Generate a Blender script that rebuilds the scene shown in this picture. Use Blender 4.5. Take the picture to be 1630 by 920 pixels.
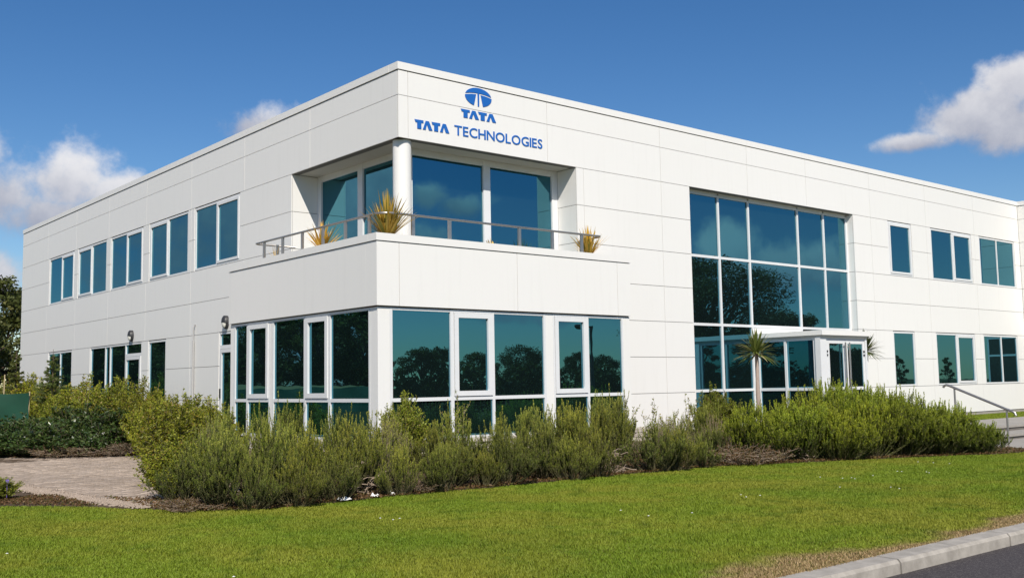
import bpy, math, random
import numpy as np
from math import radians as R, sin, cos, pi
from mathutils import Matrix, Vector

SC = bpy.context.scene
COL = SC.collection
for o in list(bpy.data.objects): bpy.data.objects.remove(o)

# ------------------------------------------------------------------ camera
CAM = Vector((-11.5885, -17.2886, 1.1704))
yaw, pit, roll = R(40.158), R(5.3567), R(-0.9915)
fw = Vector((sin(yaw)*cos(pit), cos(yaw)*cos(pit), sin(pit)))
rt = Vector((cos(yaw), -sin(yaw), 0)); up = rt.cross(fw)
rt2 = rt*cos(roll) + up*sin(roll); up2 = up*cos(roll) - rt*sin(roll)
cd = bpy.data.cameras.new("camera"); cam = bpy.data.objects.new("camera", cd); COL.objects.link(cam)
M = Matrix((rt2, up2, -fw)).transposed().to_4x4(); M.translation = CAM
cam.matrix_world = M
cd.sensor_width = 36; cd.lens = 1624.97/1630*36; cd.clip_end = 6000; cd.clip_start = .1
SC.camera = cam

# ------------------------------------------------------------------ light and sky
SUN_AZ, SUN_EL = R(180+30), R(43)                       # azimuth measured clockwise from +Y
sdir = Vector((sin(SUN_AZ)*cos(SUN_EL), cos(SUN_AZ)*cos(SUN_EL), sin(SUN_EL)))
sl = bpy.data.lights.new("sun", 'SUN'); sl.energy = 3.4; sl.angle = R(.53); sl.color = (1, .935, .83)
so = bpy.data.objects.new("sun", sl); COL.objects.link(so); so.location = (0, -40, 60)
so.rotation_euler = (-sdir).to_track_quat('-Z', 'Y').to_euler()
VS = SC.view_settings
VS.view_transform = 'Standard'; VS.look = 'None'; VS.exposure = 0.58; VS.gamma = 1; VS.use_curve_mapping = False

class NT:
    """short hand for building a node tree"""
    def __init__(s, nt):
        s.nt = nt; nt.nodes.clear()
    def n(s, t, **kw):
        nd = s.nt.nodes.new(t)
        for k, v in kw.items():
            if k == 'ins':
                for i, x in v.items():
                    if hasattr(x, 'is_linked') or hasattr(x, 'links'): s.nt.links.new(x, nd.inputs[i])
                    else: nd.inputs[i].default_value = x
            else: setattr(nd, k, v)
        return nd
    def m(s, op, a, b=None, c=None, clamp=False):
        nd = s.nt.nodes.new('ShaderNodeMath'); nd.operation = op; nd.use_clamp = clamp
        for i, x in enumerate((a, b, c)):
            if x is None: continue
            if hasattr(x, 'links'): s.nt.links.new(x, nd.inputs[i])
            else: nd.inputs[i].default_value = x
        return nd.outputs[0]
    def mix(s, fac, a, b):
        nd = s.nt.nodes.new('ShaderNodeMix'); nd.data_type = 'RGBA'
        for i, x in ((0, fac), (6, a), (7, b)):
            if hasattr(x, 'links'): s.nt.links.new(x, nd.inputs[i])
            else: nd.inputs[i].default_value = x if i == 0 else (*x[:3], 1)
        return nd.outputs[2]
    def noise(s, vec, scale, detail=3, rough=.5, out=0):
        nd = s.nt.nodes.new('ShaderNodeTexNoise')
        nd.inputs['Scale'].default_value = scale; nd.inputs['Detail'].default_value = detail
        nd.inputs['Roughness'].default_value = rough
        if vec is not None: s.nt.links.new(vec, nd.inputs['Vector'])
        return nd.outputs[out]
    def ramp(s, x, lo, hi, a=0., b=1., smooth=True):
        nd = s.nt.nodes.new('ShaderNodeMapRange'); nd.interpolation_type = 'SMOOTHSTEP' if smooth else 'LINEAR'
        s.nt.links.new(x, nd.inputs[0])
        for i, v in ((1, lo), (2, hi), (3, a), (4, b)): nd.inputs[i].default_value = v
        return nd.outputs[0]

W = bpy.data.worlds.new("World"); SC.world = W; W.use_nodes = True
t = NT(W.node_tree)
sky = t.n('ShaderNodeTexSky', sky_type='NISHITA', sun_disc=False, sun_elevation=SUN_EL, sun_rotation=SUN_AZ,
          air_density=1.0, dust_density=.1, ozone_density=3.0, altitude=0)
hs = t.n('ShaderNodeHueSaturation', ins={'Hue': .506, 'Saturation': 1.29, 'Value': 1.0, 'Color': sky.outputs[0]})
tc = t.n('ShaderNodeTexCoord'); sp = t.n('ShaderNodeSeparateXYZ', ins={0: tc.outputs['Generated']})
dx, dy, dz = sp.outputs
az = t.m('MULTIPLY', t.m('ARCTAN2', dx, dy), 180/pi)
el = t.m('MULTIPLY', t.m('ARCSINE', dz), 180/pi)
vec = tc.outputs['Generated']
n1 = t.noise(vec, 9, 12, .6)
n2 = t.noise(vec, 30, 6, .6)
# cumulus: azimuth, elevation, half width, half height (degrees)
LOBES = [(12.8, 9.9, 5.0, 2.1), (16.0, 8.9, 4.8, 1.9), (16.2, 10.6, 3.0, 2.2), (11.8, 12.0, 2.1, 2.0), (19.4, 10.3, 3.2, 1.3), (5, 10.5, 5, 2.4),
         (26.0, 14.1, 3.0, 1.5), (12.4, 5.6, 4.0, 2.2), (65.4, 13.3, 3.6, 1.8), (67.4, 14.9, 2.6, 1.5), (62.0, 12.2, 2.1, .6),
         (73, 14, 4, 1.8), (124.5, 6.0, 6.0, 1.7), (127.6, 6.7, 2.0, 1.9), (144.6, 10.6, 1.7, 1.0), (142.8, 10.0, 1.7, .8),
         (146, 8.0, 4.0, 1.6), (138, 4.6, 9, 1.3), (-29, 13, 22, 19), (-55, 12, 11, 5), (-85, 16, 12, 7), (-75, 38, 16, 8), (-120, 34, 16, 9), (-35, 50, 18, 7), (-150, 40, 12, 6), (170, 48, 14, 6), (110, 40, 14, 7),  # broad western and high lobes, out of view, added for neutral ambient light
         (-120, 9, 8, 2.6), (-150, 15, 9, 3), (170, 20, 9, 3), (100, 18, 8, 2.6), (95, 7, 6, 1.6), (40, 27, 6, 2), (-15, 30, 9, 3)]
dens = None; wsum = None; rsum = None
for (a0, e0, a, b) in LOBES:
    da = t.m('DIVIDE', t.m('SUBTRACT', az, a0), a); de = t.m('DIVIDE', t.m('SUBTRACT', el, e0), b)
    d = t.m('SUBTRACT', 1, t.m('SQRT', t.m('ADD', t.m('MULTIPLY', da, da), t.m('MULTIPLY', de, de))))
    w = t.m('ADD', t.m('MAXIMUM', d, -.8), .81); w = t.m('MULTIPLY', w, w)
    r = t.m('MULTIPLY', t.m('MINIMUM', t.m('MAXIMUM', de, -1.2), 1.2), w)
    dens = d if dens is None else t.m('MAXIMUM', dens, d)
    wsum = w if wsum is None else t.m('ADD', wsum, w); rsum = r if rsum is None else t.m('ADD', rsum, r)
rel = t.m('DIVIDE', rsum, t.m('MAXIMUM', wsum, .001))
dn = t.m('ADD', dens, t.m('ADD', t.m('MULTIPLY', t.m('SUBTRACT', n1, .5), 2.9), t.m('MULTIPLY', t.m('SUBTRACT', n2, .5), .9)))
mask = t.m('MULTIPLY', t.ramp(dn, .0, .7), .94)
lit = t.m('ADD', t.m('ADD', .46, t.m('MULTIPLY', rel, .42)), t.m('MULTIPLY', t.m('SUBTRACT', n1, .5), 1.6))
ccol = t.mix(t.ramp(lit, 0, 1), (.26, .28, .36), (.70, .69, .70))
bg1 = t.n('ShaderNodeBackground', ins={0: hs.outputs[0], 1: .0655})
bg2 = t.n('ShaderNodeBackground', ins={0: ccol, 1: .82})
mx = t.n('ShaderNodeMixShader', ins={0: mask, 1: bg1.outputs[0], 2: bg2.outputs[0]})
t.n('ShaderNodeOutputWorld', ins={0: mx.outputs[0]})

# ------------------------------------------------------------------ materials
def mat(name, fn):
    m = bpy.data.materials.new(name); m.use_nodes = True
    t = NT(m.node_tree); s = fn(t)
    t.n('ShaderNodeOutputMaterial', ins={0: s}); return m
def pbsdf(t, col, rough=.5, metal=0., spec=.5, normal=None, **kw):
    ins = {'Base Color': col if hasattr(col, 'links') else (*col, 1), 'Roughness': rough, 'Metallic': metal, 'Specular IOR Level': spec}
    if normal is not None: ins['Normal'] = normal
    ins.update(kw)
    return t.n('ShaderNodeBsdfPrincipled', ins=ins).outputs[0]
def pos(t): return t.n('ShaderNodeNewGeometry').outputs['Position']
def island(t): return t.n('ShaderNodeNewGeometry').outputs['Random Per Island']
def bump(t, h, s=.3, dist=.02): return t.n('ShaderNodeBump', ins={'Height': h, 'Strength': s, 'Distance': dist}).outputs[0]
def plain(name, col, rough=.5, metal=0., var=.05, scale=4):
    def f(t):
        n = t.noise(pos(t), scale, 4)
        c = t.mix(n, tuple(x*(1-var) for x in col), tuple(min(1, x*(1+var)) for x in col))
        return pbsdf(t, c, rough, metal)
    return mat(name, f)
def f_panel(t):
    P = pos(t)
    mp = t.n('ShaderNodeMapping', ins={0: P, 3: (5, 5, .35)})
    streak = t.noise(mp.outputs[0], 1.6, 5, .62)
    cloud = t.noise(P, .5, 4)
    ob = t.n('ShaderNodeObjectInfo').outputs['Random']
    c = t.mix(t.ramp(streak, .48, .85), (.815, .80, .775), (.765, .75, .722))
    c = t.mix(t.m('MULTIPLY', cloud, .35), c, (.77, .755, .72))
    c = t.mix(t.m('MULTIPLY', ob, .35), c, (.785, .77, .735))
    return pbsdf(t, c, .42, 0, .35, bump(t, t.noise(P, 1.2, 2), .05, .02))
PANEL = mat("white_cladding", f_panel)
JOINT = plain("joint_grey", (.16, .155, .145), .8)
FRAME = plain("white_frame", (.72, .725, .73), .35)
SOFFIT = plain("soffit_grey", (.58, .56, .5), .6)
def f_glass(t):
    P = pos(t)
    ob = t.n('ShaderNodeObjectInfo').outputs['Random']
    off = t.n('ShaderNodeVectorMath', operation='ADD', ins={0: P, 1: (0, 0, 0)})
    t.nt.links.new(t.m('MULTIPLY', ob, 37), t.n('ShaderNodeCombineXYZ').inputs[0])
    nb = bump(t, t.noise(off.outputs[0], .9, 2), .035, .05)
    gl = t.n('ShaderNodeBsdfGlossy', ins={0: (.068, .225, .295, 1), 1: .004, 'Normal': nb}).outputs[0]
    df = t.n('ShaderNodeBsdfDiffuse', ins={0: (.004, .008, .008, 1)}).outputs[0]
    clear = t.n('ShaderNodeBsdfGlossy', ins={0: (.9, .95, .95, 1), 1: .004, 'Normal': nb}).outputs[0]
    lw = t.n('ShaderNodeFresnel', ins={0: 1.5}).outputs[0]
    a = t.n('ShaderNodeAddShader', ins={0: gl, 1: df}).outputs[0]
    return t.n('ShaderNodeMixShader', ins={0: t.m('MULTIPLY', lw, .12), 1: a, 2: clear}).outputs[0]
GLASS = mat("teal_reflective_glass", f_glass)
STEEL = plain("brushed_steel", (.46, .43, .40), .38, .85, .12, 12)
BLUE = plain("sign_blue", (.012, .125, .46), .45, 0, .02)
DARK = plain("dark_plastic", (.03, .03, .032), .45)
LENS = plain("milky_lens", (.72, .71, .64), .3)
CONC = mat("concrete", lambda t: pbsdf(t, t.mix(t.noise(pos(t), 3.5, 7, .65), (.22, .2, .175), (.42, .39, .35)), .85, 0, .3, bump(t, t.noise(pos(t), 55, 5), .35, .01)))
KERB = mat("kerb_concrete", lambda t: pbsdf(t, t.mix(t.ramp(t.noise(pos(t), 5, 8, .7), .3, .75), (.29, .265, .23), (.44, .405, .355)), .85, 0, .3, bump(t, t.noise(pos(t), 90, 5), .4, .006)))
def f_asph(t):
    P = pos(t); v = t.n('ShaderNodeTexVoronoi', ins={'Vector': P, 'Scale': 110.}).outputs['Color']
    g = t.n('ShaderNodeSeparateColor', ins={0: v}).outputs[0]
    c = t.mix(t.ramp(g, .55, 1.), (.042, .036, .037), (.15, .135, .13))
    c = t.mix(t.m('MULTIPLY', t.noise(P, .9, 5), .5), c, (.07, .06, .06))
    return pbsdf(t, c, .85, 0, .3, bump(t, g, .5, .006))
ASPH = mat("asphalt", f_asph)
def f_soil(t):
    P = pos(t); n = t.noise(P, 9, 8, .7)
    return pbsdf(t, t.mix(n, (.05, .034, .022), (.17, .12, .08)), .95, 0, .2, bump(t, t.noise(P, 30, 6, .7), .8, .03))
SOIL = mat("soil", f_soil)
def f_lawnbase(t):
    P = pos(t); n = t.noise(P, 1.2, 5)
    return pbsdf(t, t.mix(n, (.10, .12, .012), (.16, .15, .03)), .95, 0, .1)
LAWNB = mat("lawn_base", f_lawnbase)
GROUND = mat("field_ground", lambda t: pbsdf(t, t.mix(t.noise(pos(t), .15, 6), (.05, .065, .02), (.10, .09, .04)), .95, 0, .1))
def f_blade(t):
    P = pos(t); sx = t.n('ShaderNodeSeparateXYZ', ins={0: P})
    big = t.noise(P, .55, 5, .6); med = t.noise(P, 2.6, 4)
    isl = island(t)
    c = t.mix(isl, (.15, .215, .014), (.245, .325, .026))
    c = t.mix(t.ramp(big, .40, .62, 0, .62), c, (.30, .285, .035))
    c = t.mix(t.ramp(med, .50, .72, 0, .65), c, (.085, .15, .008))
    c = t.mix(t.ramp(t.noise(P, .23, 4), .45, .7, 0, .5), c, (.10, .19, .010))
    # scorched strip next to the kerb, worn in patches
    yy = t.m('ADD', sx.outputs[1], t.m('MULTIPLY', t.m('SUBTRACT', t.noise(P, .7, 6, .62), .5), 1.7))
    dry = t.ramp(yy, -11.98, -11.62, 1, 0)
    dc = t.mix(isl, (.26, .17, .075), (.52, .38, .20))
    c = t.mix(dry, c, dc)
    b = pbsdf(t, c, .6, 0, .25)
    tr = t.n('ShaderNodeBsdfTranslucent', ins={0: c}).outputs[0]
    return t.n('ShaderNodeMixShader', ins={0: .25, 1: b, 2: tr}).outputs[0]
BLADE = mat("grass_blades", f_blade)
def f_pav(t):
    isl = island(t); P = pos(t)
    c = t.mix(isl, (.31, .245, .19), (.45, .365, .295))
    c = t.mix(t.ramp(t.noise(P, 1.1, 6, .65), .45, .75, 0, .55), c, (.27, .215, .17))
    return pbsdf(t, c, .9, 0, .2, bump(t, t.noise(P, 60, 5), .4, .006))
PAV = mat("paving_block", f_pav)
def leafmat(name, c1, c2, c3=None, amt=.25, rough=.5, trans=.25, spec=.3, old=None, young=None):
    def f(t):
        isl = island(t); ob = t.n('ShaderNodeObjectInfo').outputs['Random']
        c = t.mix(isl, c1, c2)
        if c3: c = t.mix(t.ramp(t.m('FRACT', t.m('MULTIPLY', isl, 17.3)), 1-amt-.05, 1-amt+.05), c, c3)
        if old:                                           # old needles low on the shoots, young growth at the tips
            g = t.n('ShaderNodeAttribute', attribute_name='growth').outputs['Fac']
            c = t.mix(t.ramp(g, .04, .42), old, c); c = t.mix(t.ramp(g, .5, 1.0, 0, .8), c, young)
        k = t.m('ADD', .74, t.m('MULTIPLY', ob, .46))
        hue = t.n('ShaderNodeVectorMath', operation='MULTIPLY', ins={0: c, 1: (1.22, 1.04, .75)}).outputs[0]
        c = t.mix(t.m('FRACT', t.m('MULTIPLY', ob, 7.31)), c, hue)
        c = t.n('ShaderNodeVectorMath', operation='SCALE', ins={0: c, 3: k}).outputs[0]
        b = pbsdf(t, c, rough, 0, spec)
        tr = t.n('ShaderNodeBsdfTranslucent', ins={0: c}).outputs[0]
        return t.n('ShaderNodeMixShader', ins={0: trans, 1: b, 2: tr}).outputs[0]
    return mat(name, f)
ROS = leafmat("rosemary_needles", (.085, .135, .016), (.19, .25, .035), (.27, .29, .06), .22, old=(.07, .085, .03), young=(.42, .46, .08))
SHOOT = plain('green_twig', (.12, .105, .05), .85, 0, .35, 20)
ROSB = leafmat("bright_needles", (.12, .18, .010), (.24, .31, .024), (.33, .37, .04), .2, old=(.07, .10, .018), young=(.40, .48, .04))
ROSD = leafmat("dry_needles", (.12, .095, .05), (.22, .18, .10), (.12, .125, .05), .35, old=(.15, .11, .07), young=(.42, .32, .20))
OLIVE = leafmat("olive_leaves", (.12, .165, .012), (.30, .335, .035), (.27, .21, .05), .12)
LAUREL = leafmat("laurel_leaves", (.028, .055, .012), (.06, .105, .022), (.11, .15, .04), .15, .3, .15, .5)
BROWN = leafmat("brown_cover", (.09, .055, .03), (.20, .13, .075), (.09, .10, .03), .25)
CONIF = leafmat("conifer_needles", (.06, .09, .02), (.14, .175, .05))
TREEL = leafmat("tree_leaves", (.045, .062, .016), (.115, .135, .035), (.17, .17, .06), .15)
STRAW = leafmat("straw_leaves", (.50, .32, .03), (.72, .54, .14), (.30, .28, .05), .15)
CORD = leafmat("cordyline_leaves", (.07, .11, .025), (.18, .22, .06), (.34, .33, .18), .15)
BARK = plain("bark", (.12, .085, .06), .9, 0, .4, 14)
TWIG = plain("dry_twig", (.30, .23, .17), .85, 0, .35, 20)
PALMB = plain("pale_trunk", (.38, .30, .25), .85, 0, .25, 25)
STONE = mat("pale_stone", lambda t: pbsdf(t, t.mix(t.m('ADD', t.m('MULTIPLY', t.n('ShaderNodeObjectInfo').outputs['Random'], .5), t.m('MULTIPLY', t.noise(pos(t), 14, 6), .5)), (.32, .28, .23), (.62, .57, .50)), .9, 0, .2, bump(t, t.noise(pos(t), 30, 5), .5, .02)))
NET = plain("green_netting", (.004, .055, .03), .7, 0, .3, 3)
BAMBOO = plain("bamboo", (.48, .38, .22), .7)
PAPER = plain("white_paper", (.78, .77, .75), .7)
RUBBER = plain("tyre_rubber", (.02, .02, .02), .8)
CARY = plain("yellow_car_paint", (.62, .42, .02), .25); CARS = plain("silver_car_paint", (.55, .57, .6), .22, .5); CARR = plain("red_car_paint", (.35, .03, .03), .25)
CARG = plain("car_glass", (.02, .025, .03), .08)
RENDERW = plain("pale_render", (.55, .54, .5), .8)

# ------------------------------------------------------------------ mesh helpers
def new_mesh(name, V, F4=None, F3=None, m=None, smooth=False, growth=None):
    me = bpy.data.meshes.new(name)
    V = np.asarray(V, np.float32).reshape(-1, 3)
    me.vertices.add(len(V)); me.vertices.foreach_set('co', V.ravel())
    L = []; tot = []
    if F4 is not None and len(F4): F4 = np.asarray(F4, np.int32); L.append(F4.ravel()); tot.append(np.full(len(F4), 4, np.int32))
    if F3 is not None and len(F3): F3 = np.asarray(F3, np.int32); L.append(F3.ravel()); tot.append(np.full(len(F3), 3, np.int32))
    L = np.concatenate(L); tot = np.concatenate(tot)
    me.loops.add(len(L)); me.loops.foreach_set('vertex_index', L)
    me.polygons.add(len(tot)); st = np.concatenate(([0], np.cumsum(tot)[:-1])).astype(np.int32)
    me.polygons.foreach_set('loop_start', st); me.polygons.foreach_set('loop_total', tot)
    if smooth: me.polygons.foreach_set('use_smooth', np.ones(len(tot), bool))
    me.update(calc_edges=True)
    if growth is not None:
        at = me.attributes.new('growth', 'FLOAT', 'FACE'); at.data.foreach_set('value', np.asarray(growth, np.float32))
    if m: me.materials.append(m)
    return me
class MB:
    def __init__(s): s.v = []; s.f = []
    def quad(s, a, b, c, d): i = len(s.v); s.v += [a, b, c, d]; s.f.append((i, i+1, i+2, i+3)); return s
    def poly(s, pts): i = len(s.v); s.v += pts; s.f.append(tuple(range(i, i+len(pts)))); return s
    def box(s, x0, x1, y0, y1, z0, z1):
        i = len(s.v)
        s.v += [(x, y, z) for z in (z0, z1) for (x, y) in ((x0, y0), (x1, y0), (x1, y1), (x0, y1))]
        s.f += [tuple(i+k for k in q) for q in ((3, 2, 1, 0), (4, 5, 6, 7), (0, 1, 5, 4), (1, 2, 6, 5), (2, 3, 7, 6), (3, 0, 4, 7))]
        return s
    def prism(s, pts, axis_pt, off):      # extrude a list of 3d points by vector off
        i = len(s.v); n = len(pts); off = Vector(off)
        s.v += [tuple(p) for p in pts] + [tuple(Vector(p)+off) for p in pts]
        s.f.append(tuple(range(i, i+n))); s.f.append(tuple(range(i+2*n-1, i+n-1, -1)))
        for k in range(n): s.f.append((i+(k+1) % n, i+k, i+n+k, i+n+(k+1) % n))
        return s
    def tube(s, pts, r, n=10, cap=True):
        pts = [Vector(p) for p in pts]; rs = r if isinstance(r, (list, tuple)) else [r]*len(pts)
        i0 = len(s.v); prev = None
        for k, p in enumerate(pts):
            d = (pts[min(k+1, len(pts)-1)] - pts[max(k-1, 0)]).normalized()
            a = prev if prev is not None else (Vector((0, 0, 1)) if abs(d.z) < .9 else Vector((1, 0, 0)))
            u = (a - d*a.dot(d)).normalized(); w = d.cross(u); prev = u
            for j in range(n):
                q = p + (u*cos(2*pi*j/n) + w*sin(2*pi*j/n))*rs[k]; s.v.append(tuple(q))
        for k in range(len(pts)-1):
            for j in range(n):
                a = i0+k*n+j; b = i0+k*n+(j+1) % n; s.f.append((a, b, b+n, a+n))
        if cap:
            s.f.append(tuple(i0+j for j in reversed(range(n)))); e = i0+(len(pts)-1)*n
            s.f.append(tuple(e+j for j in range(n)))
        return s
    def mesh(s, name, m, L=(0, 0, 0), smooth=False):
        me = bpy.data.meshes.new(name)
        me.from_pydata([(x-L[0], y-L[1], z-L[2]) for x, y, z in s.v], [], s.f); me.update()
        me.materials.append(m)
        if smooth:
            me.polygons.foreach_set('use_smooth', [True]*len(me.polygons))
            me.set_sharp_from_angle(angle=R(40))
        return me
    def build(s, name, m, parent=None, smooth=False):
        root = parent
        while root is not None and root.parent is not None: root = root.parent
        L = tuple(root.location) if root is not None else (0, 0, 0)
        return link(name, s.mesh(name, m, L, smooth), parent)
def link(name, me, parent=None, loc=None):
    o = bpy.data.objects.new(name, me); COL.objects.link(o)
    if parent is not None: o.parent = parent
    if loc is not None: o.location = loc
    return o
def tag(o, label=None, cat=None, group=None, kind=None):
    if label: o['label'] = label
    if cat: o['category'] = cat
    if group: o['group'] = group
    if kind: o['kind'] = kind
    return o
def thing(name, label, cat, loc, group=None, rz=0):
    o = bpy.data.objects.new(name, None); COL.objects.link(o); o.location = loc; o.rotation_euler = (0, 0, rz)
    o.empty_display_size = .3
    return tag(o, label, cat, group)
def copy_tree(o, parent=None):
    c = o.copy(); COL.objects.link(c)
    if parent is not None: c.parent = parent
    for ch in list(o.children): copy_tree(ch, c)
    return c

# ------------------------------------------------------------------ the setting
ZL = -.43                                                # lawn level
MB().quad((-900, -900, -.62), (900, -900, -.62), (900, 900, -.62), (-900, 900, -.62)).build('ground', GROUND).__setitem__('kind', 'structure')
MB().quad((-90, -19.2, -.55), (120, -19.2, -.55), (120, -12.42, -.55), (-90, -12.42, -.55)).build('road', ASPH)['kind'] = 'structure'
MB().quad((-90, -12.19, ZL), (60, -12.19, ZL), (60, -2, ZL), (-90, -2, ZL)).build('lawn', LAWNB)['kind'] = 'structure'
kerb = bpy.data.objects.new('kerb', None); COL.objects.link(kerb); kerb['kind'] = 'structure'
kerb.location = (0, -12.3, -.55)
def kerb_mesh(ln):
    b = MB(); pr = [(.12, -.2), (-.135, -.2), (-.125, .095), (-.10, .125), (.12, .128)]
    b.prism([(0, y, z) for y, z in pr], None, (ln, 0, 0)); return b.mesh('kerb_stone', KERB)
km = kerb_mesh(1.055)
for i in range(-9, 22):
    o = link('kerb_stone', km, kerb, (-4.1 + i*1.07, random.uniform(-.004, .004), random.uniform(-.003, .003)))
# soil of the planting bed, rising gently to the building
EDGE = [(-9.5, 9.4), (-6.15, 8.0)]
def bed_z(x, y):
    if x < -1.8: return ZL + .006 + .25*max(0, min(1, (y-8.5)/5))*(1 if y > 6 else 0) + .1*max(0, min(1, (x+4.5)/2.5))*max(0, min(1, (y+4.5)/2))
    return ZL + .006 + .30*max(0, min(1, (y+4.6)/2.8))
def front_edge(x):
    P = [(-6.3, -3.4), (-5.9, -4.2), (-5.0, -4.55), (-3, -4.62), (-.4, -4.65), (1.6, -4.75), (3.6, -4.8), (5.2, -5.5), (7.8, -6.5), (10.0, -7.55), (11.2, -7.55), (12, -5.4)]
    xs, ys = zip(*P); return float(np.interp(x, xs, ys))
b = MB(); NX, NY = 60, 14
for i in range(NX+1):
    x = -6.3 + 18.1*i/NX
    y0 = front_edge(x); y1 = float(np.interp(x, [-6.3, -6.15, -4.4, -3.2, -1.75], [-3.35, -3.3, -2.2, 1.1, 6.3])) if x < -1.75 else 9 if x < -1.4 else (-.95 if x < 5.8 else 0.3)
    for j in range(NY+1):
        y = y0 + (y1-y0)*j/NY; b.v.append((x, y, bed_z(x, y) + (0 if j == 0 else random.uniform(0, .03))))
for i in range(NX):
    for j in range(NY):
        a = i*(NY+1)+j; b.f.append((a, a+NY+1, a+NY+2, a+1))
b.build('planting_bed', SOIL)['kind'] = 'structure'
b = MB()
pts = [(-12, 8.4), (-2, 8.4), (-1.2, 10), (0, 10), (0, 30), (-14, 30), (-14, 12)]
b.poly([(x, y, ZL+.02) for x, y in pts]).build('back_bed', SOIL)['kind'] = 'structure'
b = MB(); b.poly([(x, y, ZL+.008) for x, y in [(-14, 1.5), (-14, -.2), (-9.5, -1.55), (-7.6, -1.35), (-6.3, -3.35), (-6.6, -2.0), (-6.68, 1.2), (-6.75, 3.6), (-7.6, 4.2)]]).build('gravel_bed', SOIL)['kind'] = 'structure'
# paved path
PATH = [(-6.15, -3.55), (-4.4, -2.4), (-3.2, 1), (-1.75, 6.2), (-1.75, 8.9), (-4.2, 10.4), (-4.6, 13), (-13, 13), (-13, 6), (-6.75, 4.2), (-6.66, 1.0), (-6.62, -2.2)]
def inside(px, py, poly):
    c = np.zeros(len(px), bool); n = len(poly)
    for i in range(n):
        x1, y1 = poly[i]; x2, y2 = poly[(i+1) % n]
        k = ((y1 > py) != (y2 > py)) & (px < (x2-x1)*(py-y1)/((y2-y1) if y2 != y1 else 1e-9)+x1); c ^= k
    return c
path = MB().poly([(x, y, ZL+.004) for x, y in PATH]).build('paved_path', SOIL); path['kind'] = 'structure'
rng = np.random.RandomState(5)
bx, by = [], []
for j, y in enumerate(np.arange(-3.8, 13, .105)):
    xs = np.arange(-13 + (.105 if j % 2 else 0), -1.5, .21); bx.append(xs); by.append(np.full(len(xs), y))
bx = np.concatenate(bx); by = np.concatenate(by); k = inside(bx, by, PATH); bx, by = bx[k], by[k]
zt = ZL + .022 + rng.normal(0, .0022, len(bx)) + .006*np.sin(bx*2.1+by)
tl = rng.normal(0, .012, (len(bx), 2)); V = []
for (sx, sy, low) in ((-1, -1, 0), (1, -1, 0), (1, 1, 0), (-1, 1, 0), (-1, -1, 1), (1, -1, 1), (1, 1, 1), (-1, 1, 1)):
    g = .006 if low else 0
    V.append(np.stack([bx+sx*(.0985+g), by+sy*(.046+g), zt - (.016 if low else 0) + (tl[:, 0]*sx*.1+tl[:, 1]*sy*.05)], 1))
V = np.stack(V, 1).reshape(-1, 3); base = np.arange(len(bx))[:, None]*8
F = np.concatenate([base+np.array(q) for q in ((0, 1, 2, 3), (4, 5, 1, 0), (5, 6, 2, 1), (6, 7, 3, 2), (7, 4, 0, 3))])
o = link('paving_blocks', new_mesh('paving_blocks', V, F, m=PAV), path); o['kind'] = 'stuff'
# a low rise of dry grass far beyond the net
b = MB()
for i in range(17):
    a = i/16; b.v += [(-60+a*150, 60+20*sin(a*3), -.6), (-60+a*150, 90, 1.2+.6*sin(a*7)), (-60+a*150, 160, 2.0)]
for i in range(16):
    for j in (0, 1): q = i*3+j; b.f.append((q, q+3, q+4, q+1))
b.build('rise', plain("dry_meadow", (.30, .24, .10), .95, 0, .3, .6), None, True)['kind'] = 'structure'

# ------------------------------------------------------------------ building
H = .9
def lev(k): return (k+2)*H
ZCAP, ZTOP = lev(6)+.585*H, lev(6)+.775*H
XE, YE = 28.71, 27.83
BLD = thing('office_building', 'two storey white panelled office block with teal reflecting glass and cut out corner balcony', 'building', (0, 0, -.1))
def bx3(b, face, a0, a1, z0, z1, d0, d1, p=0.):
    """box on a face: a along the wall, d inward from the wall plane p"""
    if face == 'F': b.box(a0, a1, p+d0, p+d1, z0, z1)
    elif face == 'L': b.box(p+d0, p+d1, a0, a1, z0, z1)
    elif face == 'R': b.box(p-d1, p-d0, a0, a1, z0, z1)
G = .006
core = MB()
def panel(face, a0, a1, z0, z1, p=0., backing=.2):
    b = MB(); bx3(b, face, a0+G, a1-G, z0+G, z1-G, 0, .03, p); b.build('cladding_panel', PANEL, BLD)
    if backing: bx3(core, face, a0+.005, a1-.005, z0+.001, z1-.001, .03, backing, p)
def facade(face, rows, joints, openings, end, p=0.):
    for (z0, z1, js) in rows:
        cuts = sorted((o[0], o[1]) for o in openings if o[2] < z1-.01 and o[3] > z0+.01)
        start = 0.
        segs = []; cur = joints[0]
        for (c0, c1) in cuts:
            if c0 > cur + .02: segs.append((cur, c0))
            cur = max(cur, c1)
        if cur < end-.02: segs.append((cur, end))
        for (s0, s1) in segs:
            inner = [j for j in js if s0+.08 < j < s1-.08]
            ed = [s0]+inner+[s1]
            for u, v in zip(ed[:-1], ed[1:]): panel(face, u, v, z0, z1, p)
zr = [(-.06, lev(-2)+.9)] + [(lev(k), lev(k+1)) for k in range(-1, 6)] + [(lev(6), ZCAP)]
# front
JU = [.246, 4.153, 8.07, 11.7, 14.54, 18.05, 21.57, 25.05]
JL = [5.3, 8.07, 18.05, 21.57, 25.05]
openF = [(-1, 5.06, 3.6, 6.3), (-1, 5.06, -.2, 3.6), (9.19, 17.03, -.2, 6.3),
         (19.08, 20.57, 4.5, 6.3), (21.86, 24.79, 4.5, 6.3), (25.39, 28.26, 4.5, 6.3),
         (19.08, 20.44, .9, 2.7), (21.85, 24.65, .9, 2.7), (25.3, 28.06, .9, 2.7)]
facade('F', [(a, b_, JU if a > 6.2 else JL) for a, b_ in zr], [0], openF, XE)
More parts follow.
